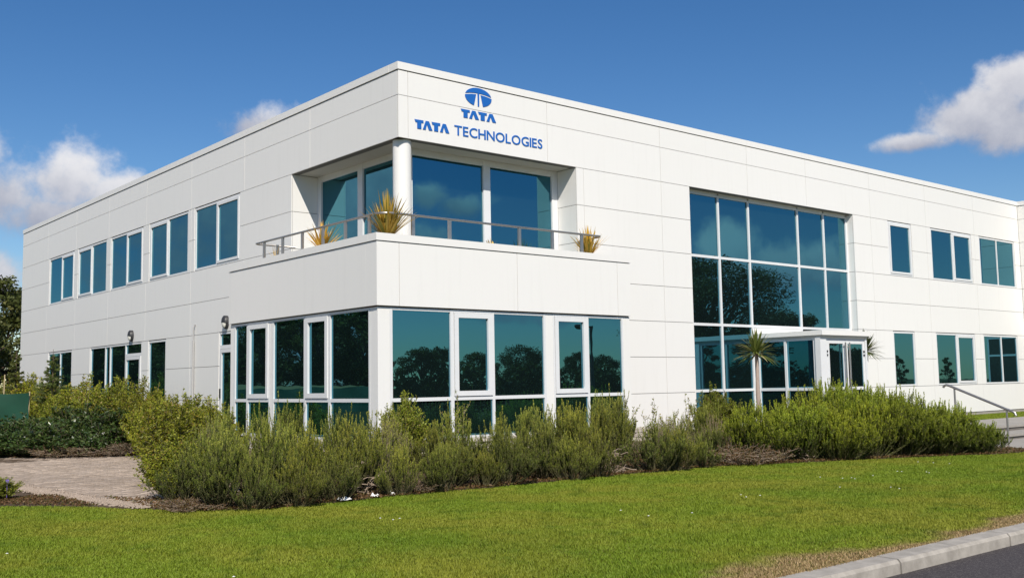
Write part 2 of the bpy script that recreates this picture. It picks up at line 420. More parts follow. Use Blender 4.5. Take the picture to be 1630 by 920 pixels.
# left (along Y)
JLL = [3.7, 7.15, 10.55, 14.0, 17.4, 20.85, 24.3]
openL = [(.03, 4.6, 3.6, 6.3), (.03, 4.6, -.2, 3.6)]
WL = [(24.05, 21.03, 'r'), (20.62, 17.6, 'l'), (17.2, 14.25, 'r'), (13.74, 10.76, 'l'), (10.32, 7.4, 'r')]
openL += [(b_, a, 4.5, 6.3) for a, b_, s in WL]
openL += [(21.1, 23.95, -.2, 2.7), (14.25, 19.1, -.2, 2.7), (12.3, 13.7, -.2, 2.7), (7.55, 8.62, -.2, 2.7)]
rowsL = [(a, b_, JLL if (a > 6.2 or 2.6 < a < 4.4) else [10.55]) for a, b_ in zr]
facade('L', rowsL, [.03], openL, YE)
# recess jambs
for z0, z1 in ((4.0, 4.5), (4.5, 5.4), (5.4, 6.3)):
    b = MB(); b.box(5.06, 5.09, .036, .66, z0+G, z1-G); b.build('cladding_panel', PANEL, BLD)
    b = MB(); b.box(.036, .72, 4.6, 4.63, z0+G, z1-G); b.build('cladding_panel', PANEL, BLD)
core.box(5.088, 5.3, .201, .7, 3.9, 6.29); core.box(.201, .75, 4.628, 4.8, 3.9, 6.29)
# parts of the shell out of sight
core.box(.2, XE, 27.6, YE, -.1, 7.75); core.box(XE-.2, XE-.01, 1, 27.6, -.1, 7.75)
core.box(.2, XE-.2, .2, 27.6, 7.55, 7.7)
core.build('wall', JOINT, BLD)
# plinth under the cladding, and its dark gap
MB().box(17.1, XE, .025, .2, -.5, -.075).build('plinth', CONC, BLD)
MB().box(.025, .2, 5.5, YE, -.5, -.075).build('plinth', CONC, BLD)
# roof coping in lengths
def coping(b, name='coping'): return b.build(name, PANEL, BLD)
xs = [-.02, 4.15, 8.07, 11.7, 14.54, 18.05, 21.57, 25.05, XE]
for a, c in zip(xs[:-1], xs[1:]): coping(MB().box(a+.002, c-.002, -.02, .32, ZCAP+.014, ZTOP))
ys = [.324, 3.7, 7.15, 10.55, 14, 17.4, 20.85, 24.3, YE+.02]
for a, c in zip(ys[:-1], ys[1:]): coping(MB().box(-.02, .32, a+.002, c-.002, ZCAP+.014, ZTOP))
# soffit of the corner recess
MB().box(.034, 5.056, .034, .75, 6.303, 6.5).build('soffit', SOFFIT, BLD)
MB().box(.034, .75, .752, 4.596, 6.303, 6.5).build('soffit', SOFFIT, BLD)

# --- windows -------------------------------------------------------------
def ring(b, face, a0, a1, z0, z1, w, d0, d1, p=0., bot=None):
    bw = w if bot is None else bot
    bx3(b, face, a0, a0+w, z0, z1, d0, d1, p); bx3(b, face, a1-w, a1, z0, z1, d0, d1, p)
    bx3(b, face, a0+w, a1-w, z1-w, z1, d0, d1, p); bx3(b, face, a0+w, a1-w, z0, z0+bw, d0, d1, p)
def pane(face, a0, a1, z0, z1, d, par, p=0.):
    """a pane very slightly out of true, as real glazing is"""
    b = MB(); bx3(b, face, a0, a1, z0, z1, d, d+.02, p)
    j = [random.uniform(-.0008, .0008) for _ in range(3)]
    ac, zc = (a0+a1)/2, (z0+z1)/2
    nv = []
    for (x, y, z) in b.v:
        aa = x if face == 'F' else y; off = j[0]*(aa-ac) + j[1]*(z-zc)
        nv.append((x, y+off, z) if face == 'F' else (x+off, y, z))
    b.v = nv
    return b.build('pane', GLASS, par)
def window(face, a0, a1, z0, z1, mull=None, sash=None, p=0.):
    b = MB(); w = .055
    ring(b, face, a0+.012, a1-.012, z0+.012, z1-.02, w, .012, .11, p)
    cells = [(a0+.012+w, a1-.012-w)]
    if mull:
        bx3(b, face, mull-.03, mull+.03, z0+.012+w, z1-.02-w, .014, .11, p)
        cells = [(a0+.012+w, mull-.03), (mull+.03, a1-.012-w)]
    win = b.build('window', FRAME, BLD)
    for i, (c0, c1) in enumerate(cells):
        zz0, zz1 = z0+.012+w, z1-.02-w
        if sash is not None and i == sash:
            s = MB(); ring(s, face, c0+.006, c1-.006, zz0+.006, zz1-.006, .07, -.006, .09, p); s.build('sash', FRAME, win)
            pane(face, c0+.076, c1-.076, zz0+.076, zz1-.076, .035, win, p)
        else: pane(face, c0, c1, zz0, zz1, .045, win, p)
    return win
window('F', 19.08, 20.57, 4.5, 6.3, None, 0)
window('F', 21.86, 24.79, 4.5, 6.3, 23.38, 1)
window('F', 25.39, 28.26, 4.5, 6.3, 26.8, None)
window('F', 19.08, 20.44, .9, 2.7, None, None)
window('F', 21.85, 24.65, .9, 2.7, 23.31, 1)
window('F', 25.3, 28.06, .9, 2.7, 26.73, None)
for a, b_, s in WL: window('L', b_, a, 4.5, 6.3, (a+b_)/2, 0 if s == 'r' else 1)
window('L', 21.1, 23.95, -.05, 2.7, 22.5, None)
window('L', 12.3, 13.7, -.05, 2.7)
# glazed group with a door on the left side
b = MB(); ring(b, 'L', 14.26, 19.09, -.05, 2.69, .05, .012, .11)
for m_ in (17.58, 17.12, 15.68): bx3(b, 'L', m_-.035, m_+.035, 0, 2.64, .014, .11)
bx3(b, 'L', 14.31, 15.645, 2.28, 2.36, .014, .11)
win = b.build('window', FRAME, BLD); win['label'] = 'glazed ground floor group with a door at its right end'
for c0, c1 in ((14.31, 15.645),): pane('L', c0, c1, 2.36, 2.64, .05, win)
for c0, c1 in ((15.715, 17.085), (17.155, 17.545), (17.615, 19.04)): pane('L', c0, c1, 0, 2.64, .05, win)
d = MB(); ring(d, 'L', 14.32, 15.635, 0, 2.27, .11, -.01, .08); dr = d.build('door', FRAME, BLD)
pane('L', 14.43, 15.525, .11, 2.16, .03, dr)
MB().box(-.04, -.011, 14.36, 14.40, .95, 1.15).build('handle', DARK, dr)
# door beside the bay
b = MB(); ring(b, 'L', 7.56, 8.61, -.05, 2.69, .05, .012, .11); bx3(b, 'L', 7.61, 8.56, 2.26, 2.35, .014, .11)
win = b.build('door_frame', FRAME, BLD); pane('L', 7.61, 8.56, 2.35, 2.64, .05, win)
d = MB(); ring(d, 'L', 7.62, 8.55, 0, 2.25, .10, -.01, .08); dr = d.build('door', FRAME, BLD); pane('L', 7.72, 8.45, .1, 2.15, .03, dr)
MB().box(-.04, -.011, 8.47, 8.51, .95, 1.2).build('handle', DARK, dr)
# drain pipe / conduit
MB().tube([(-.05, 10.2, -.4), (-.05, 10.2, 2.55)], .028, 10).tube([(-.05, 10.2, 2.55), (-.05, 10.2, 2.9), (-.02, 10.16, 3.0)], .018, 8).build('drain_pipe', plain('pipe_grey', (.42, .41, .4), .5), BLD, True)

# --- curtain wall over the entrance ---------------------------------------
CWY = .25
cw = MB()
mul = [(9.24, 9.31), (10.62, 10.69), (11.965, 12.035), (14.345, 14.415), (15.705, 15.775), (16.96, 17.03)]
for m0, m1 in mul: cw.box(m0, m1, CWY-.02, CWY+.1, -.06, 6.24)
for z0, z1 in ((6.19, 6.298), (4.49, 4.56), (2.655, 2.725), (.89, .96), (-.08, .02)):
    for (a, b_) in zip(mul[:-1], mul[1:]): cw.box(a[1], b_[0], CWY-.015, CWY+.1, z0, z1)
cwo = cw.build('curtain_wall', FRAME, BLD)
for (a, b_) in zip(mul[:-1], mul[1:]):
    for z0, z1 in ((.02, .89), (.96, 2.655), (2.725, 4.49), (4.56, 6.19)):
        if 11.9 < a[0] < 12.1 and z0 == .96: z1 = 2.36
        pane('F', a[1], b_[0], z0, z1, CWY+.02, cwo)
MB().box(12.036, 14.344, CWY+.0, CWY+.08, 2.36, 2.654).build('spandrel_panel', PANEL, cwo)
for z0, z1 in zip([-.06]+[lev(k) for k in range(-1, 5)], [lev(k) for k in range(-1, 6)]):
    MB().box(17.03, 17.06, .036, CWY+.1, z0+G, z1-G).build('cladding_panel', PANEL, BLD)
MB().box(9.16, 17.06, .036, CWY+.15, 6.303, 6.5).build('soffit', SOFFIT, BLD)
MB().box(9.15, 9.19, .036, CWY+.15, -.06, 6.30).build('reveal', PANEL, BLD)

# --- projecting bay ---------------------------------------------------------
BX, BY, BXE, BYE = -1.18, -1.0, 5.765, 5.45
zf0, zf1, zc1 = 2.71, 3.93, 4.09
fj = [BX, -.67, 2.31, 5.33, BXE]
for a, c in zip(fj[:-1], fj[1:]):
    MB().box(a+(G if a != BX else 0), c-G, BY, BY+.03, zf0, zf1).build('cladding_panel', PANEL, BLD)
lj = [BY+.03, -.60, BYE]
for a, c in zip(lj[:-1], lj[1:]):
    MB().box(BX, BX+.03, a+.001, c-.001, zf0, zf1).build('cladding_panel', PANEL, BLD)
w = MB(); w.box(BX+.03, BXE, BY+.03, -.8, zf0+.03, zf1+.01); w.box(BX+.03, -.95, -.8, BYE, zf0+.03, zf1+.01)
w.box(-.95, BXE-.02, -.8, .9, 3.6, 3.95); w.box(-.95, .9, .9, BYE-.02, 3.6, 3.95)
w.build('wall', JOINT, BLD)
MB().box(BXE-.03, BXE-.001, BY+.031, 0, zf0, zf1).build('cladding_panel', PANEL, BLD)
MB().box(BX+.031, 0, BYE-.03, BYE-.001, zf0, zf1).build('cladding_panel', PANEL, BLD)
for a, c in ((BX-.02, 2.31), (2.31, BXE+.02)): coping(MB().box(a+.001, c-.001, BY-.02, BY+.28, zf1+.015, zc1))
for a, c in ((BY+.281, 2.3), (2.3, BYE+.02)): coping(MB().box(BX-.02, BX+.28, a+.001, c-.001, zf1+.015, zc1))
MB().box(BX+.05, BXE-.03, BY+.06, BY+.5, zf0-.025, zf0+.029).build('drip_edge', plain('rusty_trim', (.16, .09, .05), .7), BLD)
MB().box(BX+.05, BX+.5, BY+.501, BYE-.03, zf0-.025, zf0+.029).build('drip_edge', JOINT, BLD)
# balcony floor
MB().box(BX+.282, BXE, BY+.282, 1.0, 3.951, 3.99).build('balcony_floor', CONC, BLD)
# bay glazing, front
GY, GX = -.95, -1.13
zb, zt0, zt1, zh0, zh1 = .12, .885, .955, 2.635, zf0-.026
def bay(face, p, posts, mull, cells, sashes):
    b = MB()
    for m0, m1 in mull: bx3(b, face, m0, m1, zb, zh1, -.0, .1, p)
    for c0, c1 in cells:
        bx3(b, face, c0, c1, zt0, zt1, .003, .1, p); bx3(b, face, c0, c1, zh0, zh1, .003, .1, p); bx3(b, face, c0, c1, zb, zb+.06, .003, .1, p)
    g = b.build('bay_window', FRAME, BLD)
    for i, (c0, c1) in enumerate(cells):
        pane(face, c0, c1, zb+.06, zt0, .035, g, p)
        if i in sashes:
            s = MB(); ring(s, face, c0+.012, c1-.012, zt1+.012, zh0-.006, .1, -.02, .08, p); s.build('sash', FRAME, g)
            pane(face, c0+.112, c1-.112, zt1+.112, zh0-.106, .03, g, p)
        else: pane(face, c0, c1, zt1, zh0, .035, g, p)
    for m0, m1 in posts:
        q = MB(); bx3(q, face, m0, m1, -.1, zh1, .004, .14, p); q.build('post', PANEL, BLD)
bay('F', GY, [(-1.13, -.862), (3.13, 3.34), (5.53, 5.75)],
    [(-.86, -.80), (.575, .655), (1.64, 1.70), (3.07, 3.128), (3.342, 3.38), (4.36, 4.42), (5.48, 5.528)],
    [(-.80, .575), (.655, 1.64), (1.70, 3.07), (3.38, 4.36), (4.42, 5.48)], (1, 3))
bay('L', GX, [(-.809, -.672), (3.312, 3.445), (5.27, 5.45)],
    [(-.67, -.62), (.82, .90), (1.83, 1.91), (3.27, 3.31), (3.447, 3.50), (4.52, 4.60), (5.2, 5.268)],
    [(-.62, .82), (.90, 1.83), (1.91, 3.27), (3.50, 4.52), (4.60, 5.2)], (1, 3))
MB().box(-1.128, -1.0, -.945, -.81, -.1, zh1).build('post', PANEL, BLD)
MB().box(-1.05, 5.7, -.84, 0, -.5, .115).build('plinth', CONC, BLD); MB().box(-1.05, 0, 0.001, 5.4, -.5, .115).build('plinth', CONC, BLD)
# --- recess glazing -----------------------------------------------------------
def recess(face, p, mulls, cells):
    b = MB()
    for m0, m1 in mulls: bx3(b, face, m0, m1, 3.99, 6.3, 0, .12, p)
    for c0, c1 in cells: bx3(b, face, c0, c1, 6.16, 6.3, .01, .12, p); bx3(b, face, c0, c1, 3.99, 4.06, .01, .12, p)
    g = b.build('balcony_window', FRAME, BLD)
    for c0, c1 in cells: pane(face, c0, c1, 4.06, 6.16, .05, g, p)
recess('F', .66, [(.66, .80), (2.76, 2.96), (4.87, 5.055)], [(.80, 2.76), (2.96, 4.87)])
recess('L', .70, [(.785, .9), (2.53, 2.74), (4.42, 4.595)], [(.9, 2.53), (2.74, 4.42)])
MB().tube([(.27, .27, 3.9), (.27, .27, 6.30)], .195, 40).build('column', PANEL, BLD, True)

# --- sign ----------------------------------------------------------------------
SLOPE = .0155
def extr(polys, name, par, y0=-.012, y1=.0):
    b = MB()
    for pl in polys: b.prism([(x, y0, z) for x, z in pl], None, (0, y1-y0, 0))
    return b.build(name, BLUE, par)
def tata(name, x0, z0, wd, ht):
    s = bpy.data.objects.new(name, None); COL.objects.link(s); s.parent = BLD
    T = [(0, 1), (1, 1), (1, .70), (.76, .70), (.76, 0), (.30, 0), (.30, .70), (.10, .70)]
    A = [(0, 0), (.30, 1), (.72, 1), (1.08, 0), (.66, 0), (.49, .60), (.36, 0)]
    A = [(0, 0), (.34, 1), (.70, 1), (1.10, 0), (.68, 0), (.47, .62), (.36, .22), (.33, 0)]
    cw_ = wd/4.05
    for i, (pl, off) in enumerate(((T, 0), (A, .93), (T, 1.93), (A, 2.90))):
        pts = [(x0+(x+off)*cw_, z0+z*ht+SLOPE*(x+off)*cw_) for x, z in pl]
        extr([pts], 'letter', s)
    return s
tata('wordmark', .405, 6.545, .915, .192)
tata('wordmark', 1.625, 6.975, 1.0, .185)
sg = bpy.data.objects.new('lettering', None); COL.objects.link(sg); sg.parent = BLD
def glyph(ch):
    cu = bpy.data.curves.new('t', 'FONT'); cu.body = ch; cu.size = 1; cu.resolution_u = 4; cu.extrude = 0; cu.offset = .012
    ob = bpy.data.objects.new('t', cu); me = bpy.data.meshes.new_from_object(ob)
    vs = np.array([v.co[:] for v in me.vertices]); fs = [tuple(p.vertices) for p in me.polygons]
    bpy.data.objects.remove(ob); bpy.data.curves.remove(cu); bpy.data.meshes.remove(me)
    return vs, fs
gl = [glyph(c) for c in 'TECHNOLOGIES']
gaps = .085
tot = sum(g[0][:, 0].max()-g[0][:, 0].min() for g in gl) + gaps*11
x0, x1, zb0, hh = 1.447, 3.99, 6.558, .212
sc = (x1-x0)/tot; xc = x0; caph = gl[0][0][:, 1].max()
for vs, fs in gl:
    wd = (vs[:, 0].max()-vs[:, 0].min())*sc
    b = MB(); n = len(vs)
    P = [(xc+(v[0]-vs[:, 0].min())*sc, zb0+v[1]/caph*hh) for v in vs]
    P = [(x, z+SLOPE*(x-x0)) for x, z in P]
    b.v = [(x, -.012, z) for x, z in P] + [(x, 0, z) for x, z in P]
    b.f = [tuple(f) for f in fs]
    ec = {}
    for f in fs:
        for i in range(len(f)): e = (f[i], f[(i+1) % len(f)]); ec[tuple(sorted(e))] = ec.get(tuple(sorted(e)), []) + [e]
    for k_, e in ec.items():
        if len(e) == 1: a, c = e[0]; b.f.append((a, a+n, c+n, c))
    b.build('letter', BLUE, sg); xc += wd + gaps*sc
em = bpy.data.objects.new('logo_emblem', None); COL.objects.link(em); em.parent = BLD
ex, ez, ea, eb = 2.118, 7.492, .372, .208
def E(pl): return [(ex+x*ea, ez+y*eb+SLOPE*x*ea) for x, y in pl]
def arc(x0, x1, sgn, n=14): 
    return [(x, sgn*math.sqrt(max(0, 1-x*x))) for x in np.linspace(x0, x1, n)]
bar = lambda x, o: .44 - o - .22*x*x
up_ = arc(-.965, .965, 1, 26); cap = up_ + [(x, bar(x, 0)) for x in np.linspace(.965, .06, 10)]
cap = cap + [(.05, -.99), (-.05, -.99)] + [(x, bar(x, 0)) for x in np.linspace(-.06, -.965, 10)]
extr([E(cap)], 'emblem_segment', em)
def lobe(s):
    top = [(x, bar(x, .15)) for x in np.linspace(.975, .17, 8)]
    bot = [(x, -math.sqrt(1-x*x)) for x in np.linspace(.34, .96, 10)]
    side = [(math.cos(a), math.sin(a)) for a in np.linspace(-.24, .07, 5)]
    pts = top + bot + side
    return [(s*x, y) for x, y in (pts if s > 0 else pts[::-1])]
extr([E(lobe(1))], 'emblem_segment', em); extr([E(lobe(-1))], 'emblem_segment', em)

# --- balcony railing -----------------------------------------------------------
RX, RY, RZ = -.9, -.75, 4.545
def roundc(c, r, n=8): return [(c[0]+r-r*cos(a), c[1]+r-r*sin(a), RZ) for a in np.linspace(0, pi/2, n)]
rail = [(-.02, 4.35, RZ-.05), (-.45, 4.58, RZ-.01), (RX+.06, 4.66, RZ), (RX, 4.6, RZ)] + roundc((RX, RY), .3) + [(5.05, RY, RZ), (5.11, RY+.06, RZ), (5.1, -.3, RZ-.01), (5.05, -.02, RZ-.05)]
rl = MB().tube(rail, .024, 10).build('balcony_railing', STEEL, BLD, True)
for y in (4.2, 3.3, 2.4, 1.51, .6, -.31): MB().box(RX-.02, RX+.02, y-.035, y+.035, 3.99, RZ-.02).build('railing_post', STEEL, rl)
for x in (-.17, .73, 2.6, 3.56, 4.46): MB().box(x-.035, x+.035, RY-.02, RY+.02, 3.99, RZ-.02).build('railing_post', STEEL, rl)
for x in (-.5,): MB().box(x-.03, x+.03, 4.3, 4.34, 3.99, RZ-.03).build('railing_post', STEEL, rl)

# --- neighbouring wing at the right end ---------------------------------------------
WG = thing('building_wing', 'short projecting white wing closing the right end of the front wall', 'building', (28.72, -1.4, -.3))
MB().box(28.75, 38, -1.37, 20, -.5, 7.72).build('wall', JOINT, WG)
for z0, z1 in zr:
    if z1 > 2.75: MB().box(28.72, 28.75, -1.4+G, -.002, z0+G, z1-G).build('cladding_panel', PANEL, WG)
    MB().box(28.72+.03, 33, -1.4, -1.37, z0+G, z1-G).build('cladding_panel', PANEL, WG)
b = MB(); ring(b, 'L', -1.39, -.03, -.06, 2.69, .06, .0, .029, 28.72); bx3(b, 'L', -1.33, -.09, 1.95, 2.02, 0, .029, 28.72); wgw = b.build('window', FRAME, WG)
for z0, z1 in ((0, 1.95), (2.02, 2.63)): MB().box(28.735, 28.748, -1.33, -.09, z0, z1).build('pane', CARG, wgw)
MB().box(28.7, 38, -1.42, .5, ZCAP+.014, ZTOP+.004).build('coping', PANEL, WG)

# ------------------------------------------------------------------ entrance porch
PX0, PX1, PY = 12.03, 14.36, -1.96
PO = thing('entrance_porch', 'white flat roofed entrance porch with glazed double door and side pane', 'porch', (13.2, -1, -.15))
MB().box(PX0, PX1, PY, .22, 2.345, 2.47).build('canopy', PANEL, PO)
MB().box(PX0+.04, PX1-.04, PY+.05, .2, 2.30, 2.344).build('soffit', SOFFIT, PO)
b = MB()
for (x0, x1) in ((12.07, 12.36), (14.265, 14.345)): b.box(x0, x1, PY+.1, PY+.26, -.2, 2.30)
b.box(12.36, 14.265, PY+.12, PY+.24, 2.24, 2.30); b.build('door_frame', FRAME, PO)
for (x0, x1, hx) in ((12.372, 13.30, 13.27), (13.32, 14.255, 13.35)):
    d = MB(); y0, y1 = PY+.13, PY+.18; wl, wr = (.16, .10) if x0 < 13 else (.10, .09)
    d.box(x0, x0+wl, y0, y1, -.1, 2.235); d.box(x1-wr, x1, y0, y1, -.1, 2.235); d.box(x0+wl, x1-wr, y0, y1, 2.13, 2.235); d.box(x0+wl, x1-wr, y0, y1, -.1, .2)
    d.box(x0+wl, x1-wr, y0, y1, .88, .96)
    do = d.build('door', FRAME, PO)
    for z0, z1 in ((.2, .88), (.96, 2.13)): pane('F', x0+wl, x1-wr, z0, z1, .02, do, y0)
    h = MB().tube([(hx+(-.06 if x0 < 13 else .06), PY+.06, .35), (hx+(-.06 if x0 < 13 else .06), PY+.06, 2.16)], .022, 8)
    for zz in (.5, 2.05): h.tube([(hx+(-.06 if x0 < 13 else .06), PY+.06, zz), (hx+(-.06 if x0 < 13 else .06), PY+.14, zz)], .015, 6)
    h.build('pull_handle', STEEL, do, True)
    hg = MB(); hx2 = x0+.04 if x0 < 13 else x1-.04
    for zz in (.62, .72, 1.82, 1.92): hg.box(hx2-.03, hx2+.03, PY+.11, PY+.129, zz-.025, zz+.025)
    hg.build('hinge', DARK, do)
b = MB()
for y0, y1 in ((PY+.262, PY+.34), (-.77, -.70), (.12, .20)): b.box(12.1, 12.2, y0, y1, -.2, 2.30)
for z0, z1 in ((.88, .96), (-.2, .0), (2.22, 2.30)):
    b.box(12.11, 12.19, PY+.34, -.77, z0, z1); b.box(12.11, 12.19, -.70, .12, z0, z1)
sg2 = b.build('side_glazing', FRAME, PO)
for y0, y1 in ((PY+.34, -.77), (-.70, .12)):
    for z0, z1 in ((0, .88), (.96, 2.22)): pane('L', y0, y1, z0, z1, .03, sg2, 12.11)
MB().box(14.26, 14.32, PY+.3, .2, -.2, 2.3).build('side_panel', FRAME, PO)

# ------------------------------------------------------------------ steps, landing, rails
zlg = -.15
ST = thing('entrance_steps', 'worn concrete steps rising from the lawn to the entrance path at right', 'steps', (16, -5, ZL))
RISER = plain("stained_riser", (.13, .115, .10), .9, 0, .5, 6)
for i in range(6):
    x0 = 12.05+i*2; MB().box(x0+.003, x0+1.997, -5.46, -4.606, zlg-.20, zlg-.14).build('step', CONC, ST)
    MB().box(x0+.003, x0+1.997, -4.63, -2.31, zlg-.06, zlg).build('landing', CONC, ST)
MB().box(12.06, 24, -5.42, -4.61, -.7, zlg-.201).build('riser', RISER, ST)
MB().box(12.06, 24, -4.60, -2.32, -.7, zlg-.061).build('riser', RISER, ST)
MB().box(11.2, 24, -7.4, -5.424, -.6, ZL+.012).build('apron', CONC, ST)
MB().box(11.0, 17.0, -2.305, .02, -.6, zlg-.006).build('entrance_path', CONC)['kind'] = 'structure'
MB().box(17.004, 45, -2.3, .02, -.6, zlg-.03).build('grass_verge', LAWNB)['kind'] = 'structure'
HR = thing('handrail', 'steel handrail sloping down beside the bright green bushes to the steps', 'handrail', (12.0, -6.2, ZL))
MB().tube([(12, -5.20, .93), (12, -5.225, .97), (12, -5.27, .99), (12, -5.34, .975), (12, -6.66, .425), (12, -6.78, .385), (12, -6.84, .345), (12, -6.86, .28)], .029, 12).build('rail', STEEL, HR, True)
MB().tube([(12, -5.47, -.3), (12, -5.47, .92)], .022, 10).build('post', STEEL, HR, True)
MB().tube([(12, -6.66, ZL), (12, -6.66, .42)], .022, 10).build('post', STEEL, HR, True)

# ------------------------------------------------------------------ bulkhead lamps
def wall_lamp(y, z, label):
    T = thing('wall_lamp', label, 'lamp', (0, y, z), 'oval bulkhead lamps on the left wall')
    n = 20; b = MB()
    el_ = lambda s, d: [(d, y+cos(2*pi*i/n)*.115*s, z+sin(2*pi*i/n)*.17*s) for i in range(n)]
    rings = [el_(1, -.001), el_(1, -.06), el_(.88, -.085)]
    for r in rings: b.v += r
    for k in (0, 1):
        for i in range(n): b.f.append((k*n+i, k*n+(i+1) % n, (k+1)*n+(i+1) % n, (k+1)*n+i))
    b.f.append(tuple(range(2*n, 3*n))); b.build('housing', DARK, T, True)
    l = MB(); rs = [el_(.84, -.086), el_(.7, -.12), el_(.4, -.14)]
    for r in rs: l.v += r
    for k in (0, 1):
        for i in range(n): l.f.append((k*n+i, k*n+(i+1) % n, (k+1)*n+(i+1) % n, (k+1)*n+i))
    l.f.append(tuple(range(2*n, 3*n))); l.build('lens', LENS, T, True)
    h = MB()
    hr = [[(d, y+cos(a)*.122*s, z+.01+sin(a)*.178*s) for a in np.linspace(-.1, pi+.1, 12)] for s, d in ((1, -.0), (1, -.095), (.8, -.125), (.4, -.145))]
    for r in hr: h.v += r
    for k in range(3):
        for i in range(11): h.f.append((k*12+i, k*12+i+1, (k+1)*12+i+1, (k+1)*12+i))
    h.f.append(tuple(range(36, 48))); h.build('hood', DARK, T, True)
wall_lamp(15.05, 2.9, 'oval black bulkhead lamp on white wall above the glazed side door')
wall_lamp(8.12, 2.93, 'oval black bulkhead lamp close to the projecting bay corner')

# ------------------------------------------------------------------ plants: geometry generators
def leaf_quads(P, D, Wd, L, width, fold=.0, rng=None, curl=0.):
    """diamond leaves: P base, D unit direction, Wd unit side vector"""
    n = len(P); L = np.broadcast_to(L, n)[:, None]; width = np.broadcast_to(width, n)[:, None]
    mid = P + D*L*.5; nrm = np.cross(D, Wd)
    tip = P + D*L - nrm*L*curl
    V = np.stack([P, mid+Wd*width*.5+nrm*width*fold, tip, mid-Wd*width*.5+nrm*width*fold], 1).reshape(-1, 3)
    F = np.arange(n*4).reshape(n, 4)
    return V, F
def unit(a): return a/np.maximum(np.linalg.norm(a, axis=-1, keepdims=True), 1e-9)
def rand_unit(rng, n): return unit(rng.normal(size=(n, 3)))
def sides(D, rng):
    r = rand_unit(rng, len(D)); return unit(r - D*(r*D).sum(1, keepdims=True))
def tubes_mesh(name, paths, m, n=3):
    """paths: list of (pts array, r0, r1)"""
    V = []; F = []; off = 0
    ang = np.linspace(0, 2*pi, n, endpoint=False)
    for pts, r0, r1 in paths:
        pts = np.asarray(pts); k = len(pts); T = unit(np.gradient(pts, axis=0))
        a = np.array([0, 0, 1.]) if abs(T[0, 2]) < .8 else np.array([1., 0, 0])
        U = unit(a - T*(T@a)[:, None]); Wv = np.cross(T, U)
        rr = np.linspace(r0, r1, k)[:, None, None]
        ringv = pts[:, None, :] + (U[:, None, :]*np.cos(ang)[None, :, None] + Wv[:, None, :]*np.sin(ang)[None, :, None])*rr
        V.append(ringv.reshape(-1, 3))
        i = np.arange(k-1)[:, None]*n; j = np.arange(n)[None, :]
        a_ = off+i+j; b_ = off+i+(j+1) % n
        F.append(np.stack([a_, b_, b_+n, a_+n], -1).reshape(-1, 4)); off += k*n
    return new_mesh(name, np.concatenate(V), np.concatenate(F), m=m)
def stem_path(rng, base, lean, h, k=8, wob=.03, az=None):
    az = rng.uniform(0, 2*pi) if az is None else az
    t_ = np.linspace(0, 1, k); d = np.array([cos(az), sin(az)])
    out = lean*(1-(1-t_)**1.8)
    P = np.stack([base[0]+d[0]*out, base[1]+d[1]*out, base[2]+h*t_], 1)
    P[1:, :2] += np.cumsum(rng.normal(0, wob, (k-1, 2)), 0)*.5
    return P
def sample_path(P, ts):
    x = ts*(len(P)-1); i = np.minimum(x.astype(int), len(P)-2); f = (x-i)[:, None]
    return P[i]*(1-f)+P[i+1]*f, unit(P[i+1]-P[i])
def gen_rosemary(seed, nst=70, r=.5, h=1.15, needle=.030, dens=150, width=.0075, bare=.2, side=6, clumps=6, hv=(.7, 1.12)):
    """upright spires of needles on woody stems gathered in clumps"""
    rng = np.random.RandomState(seed); paths = []; Ps = []; Ds = []; Ls = []; Gs = []
    cl = [(rng.uniform(0, 2*pi), math.sqrt(rng.uniform(.02, 1)), rng.uniform(*hv)) for _ in range(clumps)]
    for s in range(nst):
        ca, cr, ch = cl[s % clumps]
        az = ca + rng.normal(0, .30)/max(.35, cr); rr = r*min(1.1, max(.05, cr + rng.normal(0, .17)))
        b0 = (.38*rr*cos(az), .38*rr*sin(az), 0)
        hh = h*ch*(1-.38*min(1, rr/r)**2)*rng.uniform(max(.72, hv[0]-.06), 1.05)
        P = stem_path(rng, b0, rr*.85, hh, 9, .024, az+rng.normal(0, .3)); paths.append((P, .007, .002))
        shoots = [(P, bare)]
        for q in range(side):
            t0 = rng.uniform(.28, .9); p0, d0 = sample_path(P, np.array([t0]))
            sh = stem_path(rng, p0[0], rng.uniform(.02, .12), hh*rng.uniform(.16, .34), 6, .006, az+rng.normal(0, 1.3)); paths.append((sh, .003, .001)); shoots.append((sh, .05))
        for sh, t0 in shoots:
            ln = np.linalg.norm(np.diff(sh, axis=0), axis=1).sum(); n = int(dens*ln*(1-t0)/.6)+8
            ts = rng.uniform(t0, 1, n); p, d = sample_path(sh, ts)
            sd = sides(d, rng); D = unit(d*rng.uniform(.7, 1.6, (n, 1)) + sd*.75)
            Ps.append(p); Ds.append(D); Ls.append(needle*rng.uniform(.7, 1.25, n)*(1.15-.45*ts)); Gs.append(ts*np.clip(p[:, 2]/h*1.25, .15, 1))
    P = np.concatenate(Ps); D = np.concatenate(Ds); L = np.concatenate(Ls)
    V, F = leaf_quads(P, D, sides(D, rng), L, width)
    return V, F, paths, np.concatenate(Gs)
